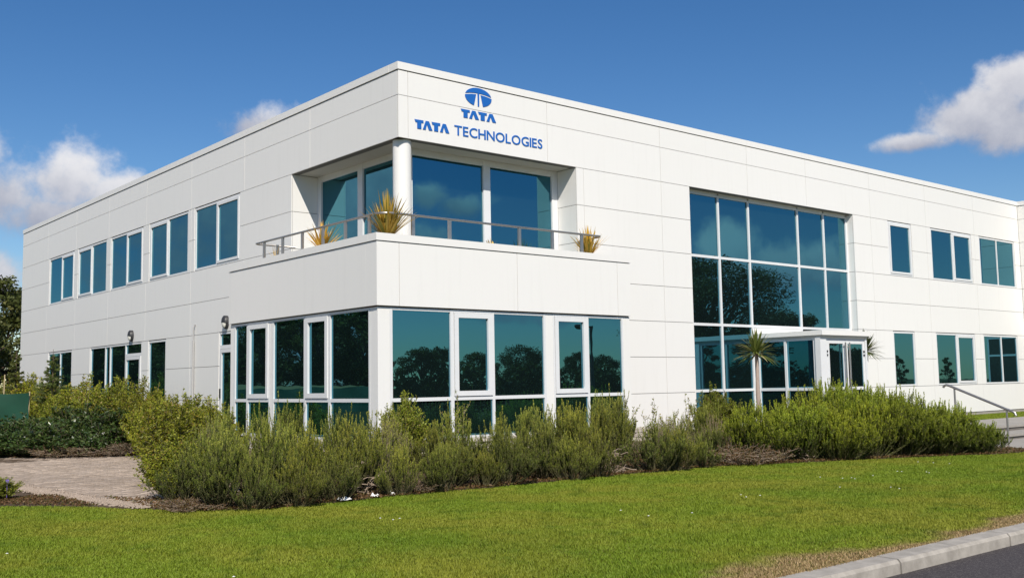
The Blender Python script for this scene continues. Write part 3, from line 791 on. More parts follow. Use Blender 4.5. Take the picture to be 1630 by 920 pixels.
def gen_leafy(seed, nst=45, r=.5, h=1.3, leaf=.05, lw=.55, per=26, side=4, lean=.8, bare=.15, wob=.04):
    rng = np.random.RandomState(seed); paths = []; Ps = []; Ds = []; Ls = []
    for s in range(nst):
        rr = r*math.sqrt(rng.uniform(0, 1)); az = rng.uniform(0, 2*pi); b0 = (.4*rr*cos(az), .4*rr*sin(az), 0)
        hh = h*(1-.35*(rr/r)**2)*rng.uniform(.65, 1.1)
        P = stem_path(rng, b0, rr*lean, hh, 9, wob, az+rng.normal(0, .5)); paths.append((P, .009, .003)); sh = [(P, bare)]
        for q in range(side):
            t0 = rng.uniform(.2, .85); p0, _ = sample_path(P, np.array([t0]))
            S = stem_path(rng, p0[0], rng.uniform(.1, .3)*r*2, hh*rng.uniform(.1, .3), 5, .02); paths.append((S, .005, .002)); sh.append((S, .1))
        for S, t0 in sh:
            n = max(5, int(per*np.linalg.norm(np.diff(S, axis=0), axis=1).sum()/.5)); ts = rng.uniform(t0, 1, n)
            p, d = sample_path(S, ts); sd = sides(d, rng); D = unit(d*.5+sd+np.array([0, 0, .15])); Ps.append(p); Ds.append(D); Ls.append(leaf*rng.uniform(.6, 1.25, n))
    P = np.concatenate(Ps); D = np.concatenate(Ds); L = np.concatenate(Ls)
    V, F = leaf_quads(P, D, sides(D, rng), L, L*lw, .12)
    return V, F, paths
def gen_conifer(seed, h=2., r=.55, tiers=16, needle=.045):
    rng = np.random.RandomState(seed); paths = [(np.array([[0, 0, z] for z in np.linspace(0, h, 6)]), .03, .006)]; Ps = []; Ds = []
    for t_ in range(tiers):
        z0_ = h*(.06+.9*t_/tiers)
        for q in range(rng.randint(6, 9)):
            z = min(h*.97, z0_+rng.uniform(-.5, .5)*h*.9/tiers); rr = r*(1-z/h)**.85; rise = rng.uniform(.35, .8)
            az = rng.uniform(0, 2*pi); L = rr*rng.uniform(.75, 1.1); k = 6; s = np.linspace(0, 1, k)
            P = np.stack([cos(az)*L*s, sin(az)*L*s, z+L*(rise*s-.28*s*s)], 1); paths.append((P, .008, .003))
            n = int(190*L)+10; p, d = sample_path(P, rng.uniform(.08, 1, n)); sd = sides(d, rng); Ps.append(p); Ds.append(unit(d*.9+sd))
            for w in range(4):
                p0, d0 = sample_path(P, np.array([rng.uniform(.3, .9)])); sgn = rng.choice([-1, 1]); dv = unit(d0[0]+sgn*.9*np.array([-sin(az), cos(az), 0]))
                Q = p0[0]+dv[None]*np.linspace(0, L*.35, 3)[:, None]; n = int(55*L)+6
                p, d = sample_path(Q, rng.uniform(0, 1, n)); sd = sides(d, rng); Ps.append(p); Ds.append(unit(d*.9+sd))
    P = np.concatenate(Ps); D = np.concatenate(Ds)
    V, F = leaf_quads(P, D, sides(D, rng), needle*rng.uniform(.7, 1.2, len(P)), .012)
    return V, F, paths
def gen_tree(seed, h=8., r=3., nl=9000, leaf=.22, trunk=.28, crown0=.22, clumps=60, round_=1.):
    rng = np.random.RandomState(seed); paths = []
    tp = np.stack([np.cumsum(rng.normal(0, .05, 8))*h*.08, np.cumsum(rng.normal(0, .05, 8))*h*.08, np.linspace(-.3, h*.82, 8)], 1); tp[0, :2] = 0
    paths.append((tp, trunk, trunk*.2)); C = []
    for c in range(clumps):
        z = h*(crown0+(1-crown0)*rng.uniform(.02, .96)); u = (z/h-crown0)/(1-crown0)
        rad = r*(math.sin(pi*min(1, max(.06, u*.86+.12)))**.65*round_)*rng.uniform(.35, 1.); az = rng.uniform(0, 2*pi)
        end = np.array([cos(az)*rad, sin(az)*rad, z]); C.append((end, rng.uniform(.12, .27)*r))
        st, _ = sample_path(tp, np.array([max(.12, min(.95, (z/h)*.75-rng.uniform(.02, .12)))])); s = np.linspace(0, 1, 6)[:, None]
        B = st[0]*(1-s)+end*s; B[:, 2] += (s[:, 0]*(1-s[:, 0]))*-.12*h*.3; B[1:-1] += rng.normal(0, .04*r, (4, 3)); paths.append((B, trunk*.28, .015))
    cw_ = np.array([c[1]**2 for c in C]); idx = rng.choice(len(C), nl, p=cw_/cw_.sum())
    cen = np.array([c[0] for c in C])[idx]; cr = np.array([c[1] for c in C])[idx][:, None]
    P = cen + rand_unit(rng, nl)*(rng.uniform(0, 1, (nl, 1))**.42)*cr*np.array([1.1, 1.1, .8])
    D = unit(rand_unit(rng, nl)+np.array([0, 0, -.25]))
    V, F = leaf_quads(P, D, sides(D, rng), leaf*rng.uniform(.6, 1.3, nl), leaf*.5, .1)
    return V, F, paths
PROTO = {}
def proto(key, g, lm, sm, n=3, leafname='foliage', stemname='stems'):
    V, F, paths = g[:3]; PROTO[key] = (new_mesh(key+'_leaves', V, F, m=lm, growth=g[3] if len(g) > 3 else None), tubes_mesh(key+'_stems', paths, sm, n))
def plant(key, name, label, cat, x, y, z, s=1., sz=None, rz=None, group=None, parts=('foliage', 'stems'), lm=None):
    T = thing(name, label, cat, (x, y, z), group, random.uniform(0, 6.28) if rz is None else rz)
    T.scale = (s, s, sz if sz else s)
    for me, nm in zip(PROTO[key], parts): link(nm, me, T)
    return T
for i in range(4): proto('ros%d' % i, gen_rosemary(10+i, 74, [.5, .46, .55, .5][i]), ROS, SHOOT)
for i in range(3): proto('rosb%d' % i, gen_rosemary(30+i, 130, .62, 1.15, .032, 140, .0095, .1, 6, 16, (.86, 1.0)), ROSB, SHOOT)
proto('rosd0', gen_rosemary(40, 75, .5, 1.1, .03, 40, .006, .3, 4), ROSD, TWIG)
proto('rosd1', gen_rosemary(41, 75, .5, 1.1, .03, 60, .007, .35, 4), ROS, TWIG)
for i in range(3): proto('olive%d' % i, gen_leafy(50+i, 80, .6, 1.5, .058, .45, 46, 6), OLIVE, SHOOT)
proto('weed0', gen_leafy(60, 9, .35, 1.3, .05, .5, 22, 3, 1., .25), OLIVE, TWIG)
proto('weed1', gen_leafy(61, 5, .2, 1.4, .045, .5, 20, 2, .8, .35), OLIVE, TWIG)
for i in range(2): proto('laurel%d' % i, gen_leafy(70+i, 60, .7, 1.1, .10, .42, 26, 4), LAUREL, BARK)
for i in range(2): proto('brown%d' % i, gen_leafy(80+i, 60, .7, .42, .035, .5, 34, 5, 1.2, .05), BROWN, TWIG)
proto('conif0', gen_conifer(90), CONIF, BARK); proto('conif1', gen_conifer(91, 2., .7, 13), CONIF, BARK)
proto('tree0', gen_tree(100, 8, 3.2, 14000, .26), TREEL, BARK, 6); proto('tree1', gen_tree(101, 8, 2.4, 10000, .24, .22, .15, 45), TREEL, BARK, 6)
proto('tree2', gen_tree(102, 8, 3.6, 16000, .24, .3, .2, 75), TREEL, BARK, 6)
proto('tree3', gen_tree(103, 8, 1.5, 3800, .26, .14, .2, 30), TREEL, BARK, 6)

proto('tree4', gen_tree(104, 8, 3.6, 42000, .13, .3, .12, 95), TREEL, BARK, 6)

# ------------------------------------------------------------------ shrubs of the front bed
GR = 'rosemary bushes along the front bed'
ROSL = [
 # key, x, y, scale, zscale, label
 ('ros0', -5.80, -3.35, .80, .78, 'low rosemary bush at the left tip of the bed, next to the paving'),
 ('ros2', -5.35, -4.3, .62, .62, 'small rosemary bush right at the lawn corner of the bed'),
 ('ros3', -4.75, -4.45, .66, .66, 'small rosemary bush at the lawn edge, second from the bed corner'),
 ('ros0', -4.15, -4.4, .6, .58, 'small rosemary bush at the lawn edge close to the flat paper scrap'),
 ('ros1', -1.5, -4.45, .66, .55, 'low rosemary bush at the lawn edge under the first opening sash'),
 ('ros3', .25, -4.6, .7, .66, 'low rosemary bush at the lawn edge under the wide bay post'),
 ('ros2', 2.75, -4.75, .8, .62, 'low rosemary bush at the lawn edge right of the bay'),
 ('ros0', 3.5, -4.7, .6, .52, 'smallest rosemary bush left of the brown ground cover'),
 ('ros1', -3.9, -2.7, .95, 1.02, 'rosemary bush in the thick of the bed under the left bay side panes'),
 ('ros2', -5.0, -2.6, .95, 1.0, 'rosemary bush in the bed behind the sprawling leafy shrub'),
 ('ros1', -5.62, -3.95, .86, 1.05, 'rosemary bush at the bed corner nearest the lawn, left of the others'),
 ('ros2', -5.0, -4.0, .84, 1.05, 'second rosemary bush from the bed corner along the lawn edge'),
 ('ros3', -4.35, -3.9, .84, .95, 'rosemary bush at the lawn edge left of the white litter'),
 ('ros0', -3.55, -3.75, .92, .98, 'sparse rosemary bush behind the white litter scraps'),
 ('ros2', -3.08, -4.45, .55, .62, 'small upright green rosemary tuft in front of the bay corner post'),
 ('rosd1', -2.5, -3.2, .92, 1.05, 'half bare rosemary bush below the bay corner post'),
 ('ros1', -1.95, -4.05, .85, .68, 'low rosemary bush in front of the first front bay pane'),
 ('ros3', -1.45, -3.3, .74, .74, 'rosemary bush under the first front opening sash'),
 ('ros0', -.5, -3.65, 1.0, .82, 'broad rosemary bush under the middle front bay pane'),
 ('ros2', -.0, -4.2, .85, .80, 'leaning rosemary bush under the right half of the middle bay pane'),
 ('ros1', .75, -4.15, 1.0, 1.12, 'tall rosemary bush under the wide white bay post'),
 ('ros3', 1.9, -3.7, .98, 1.02, 'rosemary bush under the last pane of the bay front'),
 ('ros0', 2.35, -4.55, 1.05, .78, 'spreading rosemary bush at the right corner of the bay'),
 ('rosd1', 3.15, -4.2, .85, .85, 'grey green rosemary bush against the white wall right of the bay'),
 ('ros1', -2.35, -4.5, .66, .72, 'rosemary bush at the lawn edge right of the small upright tuft'),
 ('ros2', -.95, -4.3, .8, .72, 'rosemary bush at the lawn edge under the left part of the middle bay pane'),
 ('ros0', .95, -4.55, .78, .80, 'rosemary bush at the lawn edge left of the bare twig heap'),
 ('ros3', 1.3, -3.5, .92, .98, 'rosemary bush behind the bare twig heap'),
 ('ros0', -.95, -3.0, .9, .86, 'rosemary bush close to the stone wall under the first opening sash'),
 ('ros1', .55, -3.2, .92, 1.0, 'rosemary bush close to the stone wall under the wide bay post'),
 ('ros2', 2.8, -3.3, .95, .98, 'rosemary bush close to the wall at the right bay end'),
 ('ros3', -2.9, -3.5, .85, .98, 'rosemary bush behind the small upright tuft'),
 ('ros1', 4.45, -4.3, .7, .66, 'rosemary bush in the middle of the brown ground cover'),
 ('rosd1', 3.95, -3.9, .80, .82, 'thin rosemary bush left of the brown ground cover'),
 ('ros1', 4.95, -3.7, .75, 1.0, 'dark rosemary bush in front of the left curtain wall panes'),
 ('ros2', -3.3, -1.6, 1.0, 1.0, 'rosemary bush behind the litter, close under the left bay sash'),
 ('rosd1', -4.6, -1.6, 1.0, 1.04, 'rosemary bush under the left end panes of the bay side'),
 ('ros3', -2.35, -1.5, .9, .98, 'rosemary bush just left of the bay corner post'),
 ('ros1', -1.2, -2.25, .7, .74, 'rosemary bush hard against the stone wall below the bay'),
 ('ros3', 3.6, -2.1, .85, .98, 'rosemary bush hard against the bay post at its right end'),
]
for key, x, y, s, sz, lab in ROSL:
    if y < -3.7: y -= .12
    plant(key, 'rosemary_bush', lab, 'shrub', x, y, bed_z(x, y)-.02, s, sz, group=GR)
BRL = [
 ('rosb0', 5.3, -4.7, 1.15, 1.0, 'bright green bush left of the palm trunk foot'),
 ('rosb1', 6.05, -5.2, 1.15, 1.08, 'bright green bush in front of the porch side glazing'),
 ('rosb2', 6.8, -4.9, 1.25, 1.22, 'tall bright green bush below the porch corner post'),
 ('rosb0', 7.6, -5.2, 1.3, 1.32, 'tall bright green bush in front of the double door'),
 ('rosb1', 8.4, -5.45, 1.3, 1.32, 'tall bright green bush right of the double door'),
 ('rosb2', 9.15, -5.75, 1.25, 1.2, 'bright green bush below the narrow ground floor window'),
 ('rosb0', 9.75, -6.3, 1.1, .92, 'bright green bush sloping down toward the handrail'),
 ('rosb1', 10.1, -6.85, .7, .52, 'low bright green bush at the foot of the handrail'),
 ('rosb2', 9.0, -6.65, 1.1, .92, 'bright green bush at the lawn edge left of the handrail'),
 ('rosb1', 8.2, -6.2, 1.15, 1.02, 'bright green bush at the lawn edge in front of the right door leaf'),
 ('rosb0', 7.4, -5.9, 1.1, 1.0, 'bright green bush at the lawn edge below the porch canopy'),
 ('rosb2', 6.55, -5.8, 1.0, .86, 'bright green bush at the lawn edge right of the brown ground cover'),
 ('rosb1', 9.7, -7.1, .85, .6, 'low bright green bush at the lawn edge nearest the steps'),
 ('rosb0', 8.0, -4.7, 1.2, 1.34, 'tallest bright green bush in the middle of the clump'),
 ('rosb2', 8.9, -5.0, 1.2, 1.28, 'tall bright green bush at the back of the clump by the narrow window'),
]
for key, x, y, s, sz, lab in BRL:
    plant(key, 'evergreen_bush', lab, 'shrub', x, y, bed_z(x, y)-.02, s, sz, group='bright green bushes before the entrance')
MORE = [
 ('olive0', 'leafy_shrub', -4.7, -.2, .95, .95, 'yellow green leafy shrub beside the paving left of the bay'),
 ('olive1', 'leafy_shrub', -5.5, -2.4, .75, .62, 'sprawling leafy shrub overhanging the edge of the paving'),
 ('olive2', 'leafy_shrub', -3.6, 1.4, 1.0, .92, 'yellow leafy shrub under the left end of the bay side'),
 ('olive1', 'leafy_shrub', -3.9, .2, .8, .88, 'small yellow leafy shrub before the bay side panes'),
 ('olive2', 'leafy_shrub', -1.5, -2.3, .6, .78, 'pale leafy shrub climbing at the bay corner post'),
 ('weed0', 'tall_weed', -.15, -2.0, .8, .95, 'tall leafy weed in front of the first front bay transom'),
 ('weed1', 'tall_weed', -2.9, .6, .8, 1.05, 'thin weed before the second post of the bay side'),
 ('weed0', 'tall_weed', 3.2, -3.1, .85, .92, 'branching weed against the white panels right of the bay'),
 ('weed0', 'tall_weed', 4.1, -3.1, .8, .86, 'leafy weed left of the curtain wall edge'),
 ('weed0', 'tall_weed', 5.3, -2.9, .8, .90, 'leafy weed in front of the lowest curtain wall pane'),
 ('olive0', 'leafy_shrub', 6.2, -3.0, .7, .84, 'leafy shrub at the foot of the palm'),
 ('weed1', 'tall_weed', 10.2, -3.9, .9, 1.15, 'thin weed right of the porch door'),
 ('weed1', 'tall_weed', 8.7, -3.9, .8, 1.2, 'thin weed in front of the right door leaf'),
 ('rosd0', 'dry_lavender', 4.75, -4.1, .75, .82, 'dry pinkish lavender clump in front of the curtain wall'),
 ('rosd0', 'dry_lavender', 4.3, -3.3, .75, .70, 'dry pinkish stems beside the white wall right of the bay'),
 ('brown0', 'ground_cover', 4.6, -5.0, .85, 1.0, 'brown dying ground cover at the lawn edge left of the bright bushes'),
 ('rosd0', 'ground_cover', 5.3, -5.1, .55, .45, 'brown dying ground cover touching the bright bushes'),
 ('brown0', 'ground_cover', -2.6, -4.35, .5, .5, 'low dry cover beside the small rosemary tuft'),
 ('brown1', 'ground_cover', -5.9, -3.95, .5, .55, 'grey dry cover at the bed tip by the lawn'),
]
for key, nm, x, y, s, sz, lab in MORE:
    plant(key, nm, lab, 'shrub' if 'weed' not in nm else 'weed', x, y, bed_z(x, y)-.02, s, sz)
# heaps of bare twigs
def twig_heap(x, y, r, n, lab, seed):
    rng = np.random.RandomState(seed); paths = []
    for i in range(n):
        az = rng.uniform(0, 2*pi); L = r*rng.uniform(.5, 1.3); c = rng.normal(0, r*.35, 2); s = np.linspace(-.5, .5, 6)
        P = np.stack([c[0]+cos(az)*L*s, c[1]+sin(az)*L*s, abs(rng.normal(0, .16))+rng.uniform(-.1, .45)*(s+.5)*L+.02], 1); P[1:-1] += rng.normal(0, .02, (4, 3)); P[:, 2] = np.maximum(P[:, 2], .005)
        paths.append((P, rng.uniform(.006, .012), .004))
    o = link('twig_heap', tubes_mesh('twig_heap', paths, TWIG, 5), None, (x, y, bed_z(x, y))); tag(o, lab, 'twigs')
twig_heap(1.5, -4.4, .34, 46, 'heap of bare grey twigs below the right end of the bay', 3)
twig_heap(5.9, -5.4, .3, 16, 'few bare twigs at the foot of the bright bushes', 4)
twig_heap(-3.4, -4.2, .3, 22, 'few bare twigs beside the white litter', 5)

# ------------------------------------------------------------------ left side bed
BACK = [
 ('laurel0', 'laurel_bush', -3.4, 10.1, 1.2, .95, 'glossy dark laurel bush behind the brown cover at the far path edge'),
 ('laurel1', 'laurel_bush', -2.5, 9.6, 1.1, 1.0, 'glossy dark laurel bush at the right end of the far bed'),
 ('laurel0', 'laurel_bush', -4.1, 11.7, 1.1, .95, 'dark laurel bush in the middle of the far bed'),
 ('laurel1', 'laurel_bush', -2.7, 11.6, 1.2, 1.1, 'dark laurel bush behind the other laurels near the wall'),
 ('laurel1', 'laurel_bush', -5.2, 13.0, 1.2, .85, 'dark laurel bush left of the middle of the far bed'),
 ('laurel0', 'laurel_bush', -5.6, 15.6, 1.4, 1.0, 'dark hedge bush under the green netting'),
 ('laurel1', 'laurel_bush', -6.6, 15.2, 1.3, 1.0, 'dark hedge bush at the left picture edge'),
 ('laurel0', 'laurel_bush', -4.6, 16.0, 1.2, .95, 'dark bush between the netting post and the olive shrubs'),
 ('olive0', 'leafy_shrub', -1.6, 9.2, 1.0, .95, 'olive green shrub below the door by the bay'),
 ('olive1', 'leafy_shrub', -1.3, 10.6, 1.05, 1.18, 'olive green shrub in front of the drain pipe'),
 ('olive2', 'leafy_shrub', -1.4, 12.4, 1.2, 1.23, 'yellow green shrub under the tall narrow side window'),
 ('olive0', 'leafy_shrub', -1.7, 14.2, 1.25, 1.29, 'yellow green shrub before the glazed side door'),
 ('olive1', 'leafy_shrub', -2.0, 16.0, 1.25, 1.29, 'yellow green shrub before the glazed side panes'),
 ('olive2', 'leafy_shrub', -2.0, 18.2, 1.25, 1.34, 'yellow green shrub left of the glazed side panes'),
 ('olive0', 'leafy_shrub', -2.3, 20.5, 1.3, 1.34, 'yellow green shrub under the far ground floor window'),
 ('olive1', 'leafy_shrub', -2.0, 14.7, 1.1, .9, 'yellow green shrub in the middle of the far bed'),
 ('olive2', 'leafy_shrub', -2.6, 13.2, 1.0, .95, 'yellow green shrub just behind the laurels'),
 ('olive2', 'leafy_shrub', -2.2, 7.2, .9, .9, 'olive shrub left of the bay end post'),
 ('olive0', 'leafy_shrub', -2.7, 5.0, .95, .92, 'olive shrub in front of the bay end pane'),
 ('weed0', 'tall_weed', -.9, 8.8, 1.0, 1.25, 'tall thin weeds in front of the door by the bay'),
 ('weed0', 'tall_weed', -.9, 10.2, 1.0, 1.2, 'tall thin weeds left of the drain pipe'),
 ('brown0', 'ground_cover', -3.75, 9.15, .9, .8, 'brown dry ground cover along the far edge of the paving'),
 ('brown1', 'ground_cover', -3.0, 8.75, 1.0, .9, 'brown dry ground cover at the right end of the paving edge'),
 ('laurel1', 'ground_cover', -4.7, 10.7, 1.1, .55, 'low green brown cover at the left of the far paving edge'),
 ('laurel0', 'ground_cover', -5.3, 12.0, 1.2, .6, 'low cover at the left end of the far bed'),
 ('weed0', 'tall_weed', -1.7, 13.4, 1.1, 1.42, 'tall leafy shoots under the narrow side window'),
 ('weed0', 'tall_weed', -2.0, 17.0, 1.1, 1.45, 'tall leafy shoots before the glazed side panes'),
 ('weed0', 'tall_weed', -2.5, 20.0, 1.2, 1.5, 'tall leafy shoots left of the glazed side panes'),
 ('weed0', 'tall_weed', -1.3, 11.4, 1.1, 1.35, 'tall leafy shoots between drain pipe and narrow window'),
 ('weed0', 'tall_weed', -1.2, 9.5, 1.1, 1.35, 'tall leafy shoots right of the drain pipe'),
 ('laurel0', 'ground_cover', -3.9, 9.75, 1.1, .62, 'low dark green cover behind the brown dry cover at the paving edge'),
 ('laurel1', 'ground_cover', -3.1, 9.15, .95, .6, 'low dark green cover in front of the rightmost laurel'),
 ('conif0', 'young_conifer', -2.4, 18.9, 1.3, 1.55, 'young spruce tip in front of the glazed side panes'),
 ('conif1', 'young_conifer', -2.2, 15.6, 1.2, 1.45, 'young spruce beside the glazed side door'),
 ('conif0', 'young_conifer', -3.0, 21.4, 1.35, 1.62, 'young spruce in front of the far ground floor window'),
 ('conif1', 'young_conifer', -1.6, 28.6, 1.5, 1.45, 'spruce at the far left corner of the building'),
 ('conif0', 'young_conifer', -3.3, 27.0, 1.3, .95, 'low spruce between the netting and the far wall corner'),
 ('conif1', 'young_conifer', -4.5, 27.0, 1.4, .85, 'low spruce behind the green netting'),
]
for key, nm, x, y, s, sz, lab in BACK:
    plant(key, nm, lab, {'young_conifer': 'conifer', 'tall_weed': 'weed'}.get(nm, 'shrub'), x, y, ZL+.02, s, sz)
# small plants on the left gravel bed
plant('olive0', 'low_plant', 'low green plant with a violet flower on the gravel bed at left', 'plant', -7.55, -.35, ZL, .5, .24)
fl = MB()
for i in range(5):
    a = i*2*pi/5; c = Vector((-7.42, -.55, -.13)); u = Vector((cos(a), -.35, sin(a)))*.03; w_ = Vector((-sin(a), 0, cos(a)))*.014
    fl.poly([tuple(c), tuple(c+u*.6+w_), tuple(c+u), tuple(c+u*.6-w_)])
fl.tube([(-7.42, -.54, -.42), (-7.42, -.545, -.13)], .003, 5)
tag(fl.build('violet_flower', plain('violet', (.25, .16, .6), .6)), 'single violet flower standing above the low green plant', 'flower')
# netting fence
NF = thing('netting_fence', 'green mesh netting strung between thin canes behind the dark hedge', 'fence', (-5, 14.8, -.3))
n = 40; b = MB()
for i in range(n+1):
    x = -11+i*7.95/n; w_ = .04*sin(i*.9); b.v += [(x, 14.9+w_, .3), (x, 14.9-w_, .75+.02*sin(i*.5)), (x, 14.9+w_*.6, 1.18+.025*sin(i*.63))]
    b.v += [(x, 14.912+w_, .3), (x, 14.912-w_, .75+.02*sin(i*.5)), (x, 14.912+w_*.6, 1.18+.025*sin(i*.63))]
for i in range(n):
    for j in (0, 1):
        q = i*6+j; b.f.append((q, q+6, q+7, q+1)); q += 3; b.f.append((q+1, q+7, q+6, q))
b.build('mesh', NET, NF, True)
for x, h_ in ((-3.75, 1.72), (-3.06, 1.22), (-7.0, 1.5)): MB().tube([(x, 14.96, -.4), (x+.05, 14.98, h_)], .016, 6).build('cane', BAMBOO, NF)
# white bag on the net
# ------------------------------------------------------------------ cordyline palms
def blades(name, cx, cy, cz, n, L, w, spread, m, parent, seed, up0=.2, droop=.5):
    rng = np.random.RandomState(seed); V = []; F = []; k = 6
    for i in range(n):
        az = rng.uniform(0, 2*pi); el_ = rng.uniform(*spread); ln = L*rng.uniform(.65, 1.1); D = np.array([cos(az)*cos(el_), sin(az)*cos(el_), sin(el_)])
        S = np.array([-sin(az), cos(az), 0]); s = np.linspace(0, 1, k); dr = droop*rng.uniform(.3, 1.2)*cos(el_)
        C = np.array([cx, cy, cz]) + D[None]*ln*s[:, None]; C[:, 2] -= dr*ln*s**2.4
        ww = w*np.array([.5, .9, 1, .8, .5, .06])*rng.uniform(.7, 1.2); nrm = np.cross(D, S)
        for q in range(k): V += [C[q]-S*ww[q]*.5, C[q]+nrm*ww[q]*.12, C[q]+S*ww[q]*.5]
        o_ = i*k*3
        for q in range(k-1):
            a = o_+q*3; F += [(a, a+1, a+4, a+3), (a+1, a+2, a+5, a+4)]
    root = parent; Lc = np.array(root.location); return link(name, new_mesh(name, np.array(V)-Lc, F, m=m, smooth=True), parent)
def palm(x, y, ztop, lab, seed, lean=0.):
    T = thing('palm', lab, 'palm', (x, y, -.2)); rng = np.random.RandomState(seed)
    pts = [(x+lean*(1-q)+.015*sin(q*9), y, -.25+(ztop+.25)*q) for q in np.linspace(0, 1, 9)]
    MB().tube(pts, [.058-.014*q+.005*sin(q*40) for q in np.linspace(0, 1, 9)], 12).build('trunk', PALMB, T, True)
    blades('crown', x, y, ztop-.03, 170, .66, .055, (-.3, 1.5), CORD, T, seed, droop=.28)
palm(9.9, -1.4, 1.88, 'slim palm with spiky crown standing left of the entrance porch', 7, .05)
palm(16.02, -.8, 2.0, 'palm with spiky crown half hidden right of the entrance porch', 8)
# golden blade plants on the balcony
def pot_plant(x, y, n, L, lab, seed, sp=(.75, 1.53), w=.05):
    T = thing('ornamental_grass', lab, 'plant', (x, y, 3.99), 'golden bladed plants on the balcony')
    q = MB(); nn = 14; rr = [(.13, 0), (.17, .2), (.155, .2), (.14, .17)]
    for r_, z_ in rr: q.v += [(x+cos(2*pi*i/nn)*r_, y+sin(2*pi*i/nn)*r_, 3.992+z_*.45) for i in range(nn)]
    for k_ in range(3):
        for i in range(nn): q.f.append((k_*nn+i, k_*nn+(i+1) % nn, (k_+1)*nn+(i+1) % nn, (k_+1)*nn+i))
    q.f.append(tuple(range(3*nn, 4*nn))); q.build('pot', SOIL, T, True)
    blades('leaves', x, y, 4.02, n, L, w, sp, STRAW, T, seed, droop=.35)
pot_plant(-.62, -.5, 130, 1.0, 'large golden bladed plant at the balcony corner', 21)
pot_plant(-.78, 1.75, 80, .72, 'golden bladed plant behind the left balcony railing', 22)
pot_plant(4.9, -.5, 110, .8, 'golden bladed plant at the right end of the balcony', 23, (.85, 1.5))
pot_plant(-.8, 3.85, 12, .5, 'sparse withered plant at the left end of the balcony', 24, w=.012)
pot_plant(2.2, -.3, 9, .36, 'small withered plant before the balcony glass', 25)

# ------------------------------------------------------------------ dry stone wall under the bay
SW = thing('stone_wall', 'low pale dry stone wall under the bay, half hidden by bushes', 'wall', (1.5, -1.5, -.3))
sm_ = []
for i in range(7):
    rng = np.random.RandomState(i); import bmesh
    bm = bmesh.new(); bmesh.ops.create_cube(bm, size=1); bmesh.ops.bevel(bm, geom=bm.edges[:], offset=.14, segments=1, affect='EDGES')
    for v in bm.verts: v.co += Vector(rng.normal(0, .035, 3))
    me = bpy.data.meshes.new('stone'); bm.to_mesh(me); bm.free(); me.materials.append(STONE); sm_.append(me)
for row in range(5):
    for side_ in (0, 1):
        a = -1.6 if side_ == 0 else -1.3; end = 6.2 if side_ == 0 else 3.0
        while a < end:
            L_ = random.uniform(.14, .30); z_ = -.30+row*.105
            o = link('stone', random.choice(sm_), SW)
            p_ = Vector((a+L_/2, -1.42+random.uniform(-.02, .02), z_)) if side_ == 0 else Vector((-1.62+random.uniform(-.02, .02), a+L_/2, z_))
            o.location = p_ - SW.location; o.scale = (L_*.98, .24, .108); o.rotation_euler = (random.uniform(-.06, .06), random.uniform(-.05, .05), (0 if side_ == 0 else pi/2)+random.uniform(-.06, .06))
            a += L_
# litter
def litter(x, y, w_, lab, seed):
    rng = np.random.RandomState(seed); b = MB(); n = 6
    for i in range(n+1):
        for j in range(n+1):
            b.v.append((x+(i/n-.5)*w_+rng.normal(0, .006), y+(j/n-.5)*w_*.6+rng.normal(0, .006), ZL+.035+abs(rng.normal(0, .025))*(1 if 0 < i < n and 0 < j < n else .3)))
    for i in range(n):
        for j in range(n): a = i*(n+1)+j; b.f.append((a, a+n+1, a+n+2, a+1))
    tag(b.build('litter', PAPER), lab, 'litter')
litter(-4.05, -4.62, .20, 'wide flat scrap of white paper at the lawn edge', 1)
litter(-3.5, -4.58, .15, 'crumpled white paper right of the flat scrap', 2)
litter(-3.2, -4.55, .08, 'smallest white paper scrap at the lawn edge', 3)

# ------------------------------------------------------------------ reflected surroundings across the road and car park
far = []
rng = random.Random(4)
ROWT = [(22, -44, 'tree1', .62), (27, -45, 'tree3', .72), (30, -44, 'tree0', .55), (33, -46, 'tree1', .58), (36, -45, 'tree0', .52), (40, -45, 'tree2', .60), (43, -46, 'tree1', .5),
        (46.5, -45, 'tree0', .53), (50, -46, 'tree2', .5), (54, -45, 'tree0', .56), (58, -47, 'tree1', .6), (89, -47, 'tree0', .6), (14, -46, 'tree0', .6), (5, -46, 'tree2', .62), (-4, -45, 'tree0', .75), (-13, -46, 'tree2', .8), (-22, -45, 'tree0', .8), (-31, -46, 'tree2', .85), (-40, -45, 'tree1', .8), (-50, -46, 'tree0', .9), (62, -43, 'tree1', .5), (66, -42, 'tree0', .55), (70, -42, 'tree1', .55), (75, -42, 'tree0', .6), (80, -42, 'tree1', .6), (85, -42, 'tree0', .6)]
for i, (x, y, k_, s) in enumerate(ROWT):
    plant(k_, 'tree', 'dark broadleaf tree of the row across the road, seen only mirrored in the front glass', 'tree', x, y, -.6, s*1.1, s, group='trees mirrored in the front glass', parts=('crown', 'trunk'))
plant('tree4', 'tree', 'big round tree across the road mirrored in the curtain wall', 'tree', 66.5, -46, -.6, 2.6, 1.72, parts=('crown', 'trunk'))
plant('tree0', 'tree', 'lower tree beside the big round one, mirrored in the curtain wall', 'tree', 80, -47, -.6, 1.7, 1.1, parts=('crown', 'trunk'))
